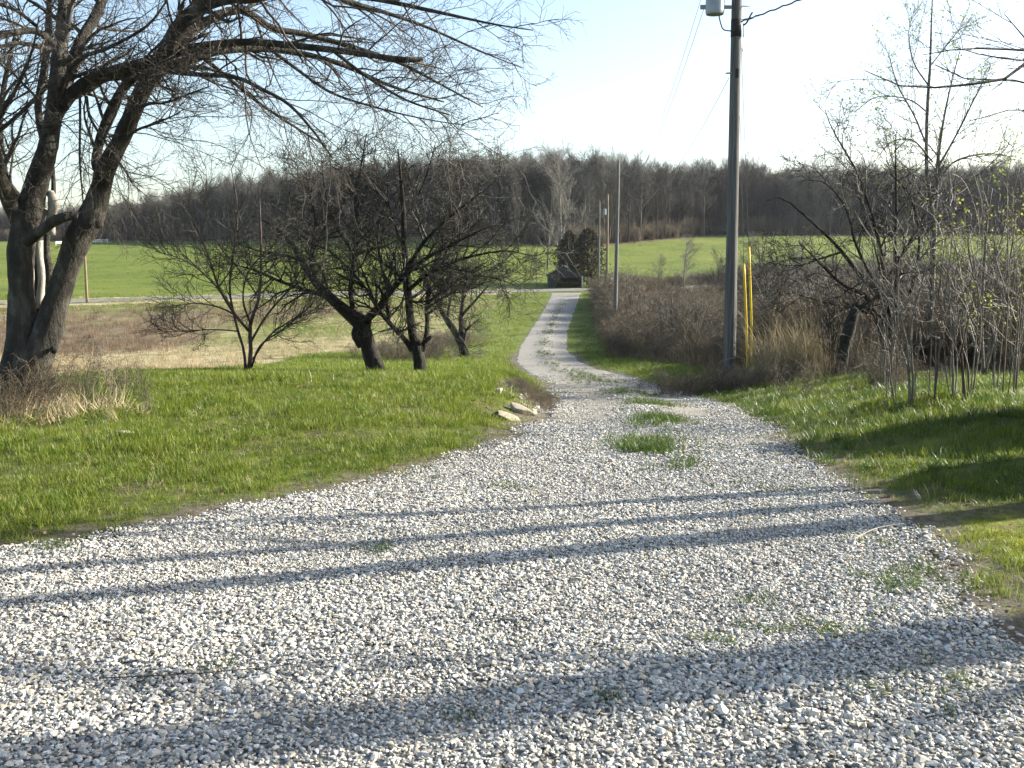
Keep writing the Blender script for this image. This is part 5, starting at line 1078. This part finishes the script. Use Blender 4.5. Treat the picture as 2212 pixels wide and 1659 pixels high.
# back wall boards, side wall boards
nb_ = 18; bw = W_ / nb_
def gable_h(x_): return eave + (ridge - eave) * (1 - abs(x_) / (W_ / 2))
def board(x_, y_, w_, d_, z0, z1a, z1b, name='board', mat='barn'):
    mb = MB(); v = [[x_ - w_/2, y_ - d_/2, z0], [x_ + w_/2, y_ - d_/2, z0], [x_ + w_/2, y_ + d_/2, z0], [x_ - w_/2, y_ + d_/2, z0], [x_ - w_/2, y_ - d_/2, z1a], [x_ + w_/2, y_ - d_/2, z1b], [x_ + w_/2, y_ + d_/2, z1b], [x_ - w_/2, y_ + d_/2, z1a]]
    mb.add(v, np.array([[0, 3, 2, 1], [4, 5, 6, 7], [0, 1, 5, 4], [1, 2, 6, 5], [2, 3, 7, 6], [3, 0, 4, 7]])); return part(name, mb, mat)
for i in range(nb_):
    x_ = -W_/2 + bw * (i + .5); board(x_, D_, bw - .015, .03, -.1, gable_h(x_ - bw/2), gable_h(x_ + bw/2))
    # front: doorway open from -1.15 to 1.95
    if x_ < -1.25 or x_ > 2.0: board(x_, 0, bw - .015, .03, -.1, gable_h(x_ - bw/2), gable_h(x_ + bw/2))
    else: board(x_, 0, bw - .015, .03, 1.25 if x_ > -.9 else 1.0, gable_h(x_ - bw/2), gable_h(x_ + bw/2))
for sx_ in (-1, 1):
    mb = MB(); mb.box((sx_ * (W_/2 + .02), D_/2, eave/2 - .06), (.03, D_, eave)); part('side_wall', mb, 'barn')
    mb = MB(); L_ = math.hypot(W_/2 + .3, (ridge - eave) * (W_/2 + .3) / (W_/2)); an = math.atan2(ridge - eave, W_/2)
    rot = np.array([[math.cos(an), 0, sx_ * math.sin(an)], [0, 1, 0], [-sx_ * math.sin(an), 0, math.cos(an)]])
    cx_ = sx_ * (W_/2 + .3) / 2; mb.box((cx_, D_/2, ridge - (ridge - eave) * abs(cx_) / (W_/2) + .05), (L_, D_ + .5, .05), rot); part('roof', mb, 'barn_roof')
for x_ in (-1.2, 1.98): mb = MB(); mb.box((x_, -.03, .6), (.12, .1, 1.35)); part('door_post', mb, 'barn')
mb = MB(); mb.box((2.12, -.08, .7), (.18, .03, 1.5)); part('pale_board', mb, 'barn_board')
mb = MB(); an = .55; mb.box((.02, -.3, ridge - .12), (.5, .04, .1), np.array([[math.cos(an), 0, math.sin(an)], [0, 1, 0], [-math.sin(an), 0, math.cos(an)]])); part('trim_board', mb, 'white_paint')

# ------------------------------------------------------------------ far bare hardwoods
def wood_proto(seed, H, kind=0):
    global rng
    sv = rng; rng = np.random.default_rng(seed)
    lean = rng.normal(0, .5, 2); r0 = .2 + .06 * rng.uniform()
    tr_ = smooth_line([[0, 0, -.4], [lean[0] * .2, lean[1] * .2, H * .3], [lean[0] * .6, lean[1] * .6, H * .62], [lean[0], lean[1], H * .97]], [r0, r0 * .75, r0 * .45, .03], 14)
    mb = MB(); mb.tubes(tr_[0], tr_[1], 6, cap=False)
    b0 = (tr_[0][None], tr_[1][None])
    t0 = .34 if kind == 0 else .18
    l1 = spawn(*b0, m=22, t0=t0, t1=.98, ang=(.4, .95), length=(H * .2, H * .42), k=8, wig=.12, trop=(0, 0, .09), rr=.55, rmin=.04, lenfall=.55); mb.tubes(*l1, 4, cap=False)
    l2 = spawn(*l1, m=9, t0=.2, t1=1, ang=(.4, .95), length=(H * .07, H * .17), k=5, wig=.14, trop=(0, 0, .06), rr=.55, rmin=.026, lenfall=.4); mb.tubes(*l2, 3, cap=False)
    l3 = spawn(*l2, m=6, t0=.15, t1=1, ang=(.4, 1.0), length=(H * .03, H * .09), k=3, wig=.14, trop=(0, 0, .04), rr=.6, rmin=.018, lenfall=.3); mb.tubes(*l3, 3, cap=False)
    me = mb.mesh('hardwood_tree'); me.materials.append(M['wood_tree']); rng = sv; return me
wood_me = [wood_proto(500 + i, 17 + (i % 3) * 1.5, i % 2) for i in range(7)]
wood_po = [bpy.data.objects.new('wood_template', m_) for m_ in wood_me]
us_p = [cane_proto('understorey', 30, 4.2, 2.2, 300 + i, 'bramble', side=4, rad=.03) for i in range(3)]
# front row, each a tree of its own
labels = {0: ('bare grey hardwood along the edge of the woods behind the left field', 'hardwoods at the left edge of the woods'),
          1: ('bare grey hardwood in the woods straight beyond the shed', 'hardwoods of the middle woods'),
          2: ('bare grey hardwood along the edge of the woods above the bright right field', 'hardwoods at the right edge of the woods')}
cnt = 0; tries = 0; placed = []
while cnt < 285 and tries < 6000:
    tries += 1
    t_ = rng.uniform(-.56, .56); e_ = float(wood_edge(t_)); y_ = e_ + abs(rng.normal(0, 10)) ; x_ = t_ * y_
    if any((x_ - a_) ** 2 + (y_ - b_) ** 2 < 5.0 for a_, b_ in placed[-200:]): continue
    placed.append((x_, y_)); i = int(rng.integers(0, 7)); o = bpy.data.objects.new('hardwood_tree', wood_me[i]); C.objects.link(o)
    s_ = rng.uniform(.66, 1.2) * (1.1 if abs(t_ - .06) < .04 else 1.0) * np.interp(t_, [-.45, -.38, -.3, -.1, .0, .1, .16], [.5, .6, .74, .84, .86, .84, .8])
    o.location = (x_, y_, Tz(x_, y_)); o.rotation_euler = (0, 0, rng.uniform(0, 6.28)); o.scale = (s_, s_, s_ * rng.uniform(.92, 1.06))
    u_ = CU + t_ * FPX; q_ = 0 if u_ < 960 else (1 if u_ < 1340 else 2); tag(o, labels[q_][0], 'tree', labels[q_][1]); cnt += 1
# the mass of the woods behind them
n = 5200; t_ = rng.uniform(-.62, .62, n); e_ = wood_edge(t_); d_ = 6 + 150 * rng.uniform(0, 1, n) ** 1.3; y = e_ + d_; x = t_ * y
s_ = rng.uniform(.66, 1.16, n) * np.interp(t_, [-.45, -.38, -.3, -.1, .0, .1, .16], [.5, .6, .78, .84, .86, .84, .78])
scatter('woods', place(x, y, 0), np.stack([rng.normal(0, .03, n), rng.normal(0, .03, n), rng.uniform(0, 6.28, n)], 1), s_, rng.integers(0, 7, n), wood_po)
n = 1500; t_ = rng.uniform(-.6, .6, n); e_ = wood_edge(t_); y = e_ + rng.uniform(-2, 28, n); x = t_ * y
scatter('woods_undergrowth', place(x, y, -.1), rand_rot(n, .05), rng.uniform(.5, 1.2, n), rng.integers(0, 3, n), us_p)
# trees one can pick out
def one_wood(label, u, Y_, H_, i, vbase=None, sx_=1.0, cat='tree', name='hardwood_tree'):
    x_ = (u - CU) / FPX * Y_; o = bpy.data.objects.new(name, wood_me[i]); C.objects.link(o); s_ = H_ / (17 + (i % 3) * 1.5)
    o.location = (x_, Y_, Tz(x_, Y_) - .1); o.scale = (s_ * sx_, s_ * sx_, s_); o.rotation_euler = (0, 0, rng.uniform(0, 6)); tag(o, label, cat)
one_wood('tall broad bare tree rising above the skyline straight behind the shed', 1212, 150, 18.0, 1, sx_=1.15)
one_wood('bare tree just left of the tall broad one behind the shed', 1182, 165, 13.5, 3)
one_wood('bare tree just right of the tall broad one, above the three far poles', 1262, 170, 14, 4)
one_wood('bare tree at the left end of the striped grass beyond the road', 1120, 205, 15, 5)
one_wood('lone bare small tree in the bright field, right of the three far poles', 1475, 121, 6.2, 1, sx_=1.5)
one_wood('thin short bare tree in the bright field left of the lone one', 1418, 121, 4.2, 3, sx_=1.2)
one_wood('scrubby bare tree at the field edge just left of the big pole', 1552, 119, 4.8, 5, sx_=1.4)
one_wood('dark scrubby bare tree behind the yellow guards by the road', 1645, 112, 6.6, 3, sx_=1.7)
one_wood('bare tree by the road behind the wide thorn tree', 1730, 110, 6.4, 1, sx_=1.6)
one_wood('bare tree by the road behind the tall budding tree', 1960, 108, 6.0, 5, sx_=1.6)
one_wood('bare tree by the road at the right edge of the picture', 2150, 106, 6.5, 3, sx_=1.6)
one_wood('rounded bare tree standing alone in front of the left woods', 268, 325, 11, 1, sx_=1.5)
one_wood('bare sapling beside the road left of the shed', 1158, 127, 4.4, 4, sx_=.9)
# dark cedar beside the shed
def cedar(label, u, Y_, H_, W2):
    x_ = (u - CU) / FPX * Y_; b_ = (x_, Y_, Tz(x_, Y_) - .1); rt = empty('cedar_tree', b_); tag(rt, label, 'tree')
    mb = MB(); mb.tubes(np.array([[0, 0, 0], [.05, 0, H_ * .5], [0, 0, H_ * .95]]), np.array([.16, .1, .02]), 7); link('trunk', mb.mesh('trunk'), M['bark_dark'], rt)
    n_ = 7500; h_ = rng.uniform(.03, 1, n_) ** .8; a_ = rng.uniform(0, 6.28, n_)
    rad_ = W2 * np.clip(np.sin(np.pi * (h_ * .82 + .16)) ** .7, 0, 1) * (1 + .28 * np.sin(a_ * 3 + h_ * 9) + .22 * np.sin(a_ * 7 - h_ * 31) + .15 * np.sin(h_ * 70 + a_ * 2)) * rng.uniform(.2, 1.12, n_) ** .5
    q_ = np.stack([np.cos(a_) * rad_, np.sin(a_) * rad_, h_ * H_], 1); mb = MB(); mb.leaves(q_, .26); link('crown', mb.mesh('crown'), M['cedar'], rt)
cedar('dense dark cedar tree standing over the right side of the shed', 1268, 134, 7.4, 2.1)
cedar('dark conical cedar just behind the shed roof', 1228, 137, 7.0, 1.6)
# fence line and low scrub along the road on the right
scx, scy = [], []
n = 500; x = rng.uniform(10, 62, n); y = yroad(x) + rng.uniform(4, 6.5, n); scatter('road_scrub', place(x, y, -.05), rand_rot(n, .1), rng.uniform(.4, 1.0, n) * np.interp(x, [20, 34], [1, 1.9]), rng.integers(0, 7, n), cane_p)
n = 160; x = rng.uniform(-66, -6, n); y = yroad(x) + rng.uniform(3.5, 5.5, n); scatter('road_verge_grass', place(x, y, -.05), rand_rot(n, .1), rng.uniform(.8, 1.6, n), rng.integers(0, 4, n), dry_p)
# low white board fence far off at the left
ga = G(120, 530); gb = G(232, 524); root = empty('board_fence', tuple(ga)); tag(root, 'low weathered white board fence far off at the left edge of the woods', 'fence')
for i in range(9):
    q_ = ga + (gb - ga) * i / 8; z_ = Tz(q_[0], q_[1]); mb = MB(); mb.box((0, 0, .5), (.16, .16, 1.2)); o = link('post', mb.mesh('post', False), M['white_paint'], root, tuple(np.array([q_[0], q_[1], z_]) - ga))
for h_ in (.45, .85):
    mb = MB()
    pts = np.array([[*(ga + (gb - ga) * i / 8)[:2], 0] for i in range(9)]); pts[:, 2] = terrain(pts[:, 0], pts[:, 1]) + h_ + .1; mb.tubes(pts - ga, np.full(9, .1), 4); link('rail', mb.mesh('rail', False), M['white_paint'], root)

# ------------------------------------------------------------------ the air between here and the far woods
mz, N_z, L_z = mat_new('haze_air')
oz = N_z.new('ShaderNodeOutputMaterial'); pv = N_z.new('ShaderNodeVolumePrincipled'); pv.inputs['Density'].default_value = .00008; pv.inputs['Color'].default_value = (.86, .9, 1, 1); pv.inputs['Anisotropy'].default_value = .3
L_z.new(pv.outputs[0], oz.inputs['Volume'])
mb = MB(); zlo = float(Z.min()) - 1.5; mb.box((0, 300, (zlo + 60) / 2), (5400, 7000, 60 - zlo))
tag(link('haze', mb.mesh('haze', False), mz), kind='stuff')
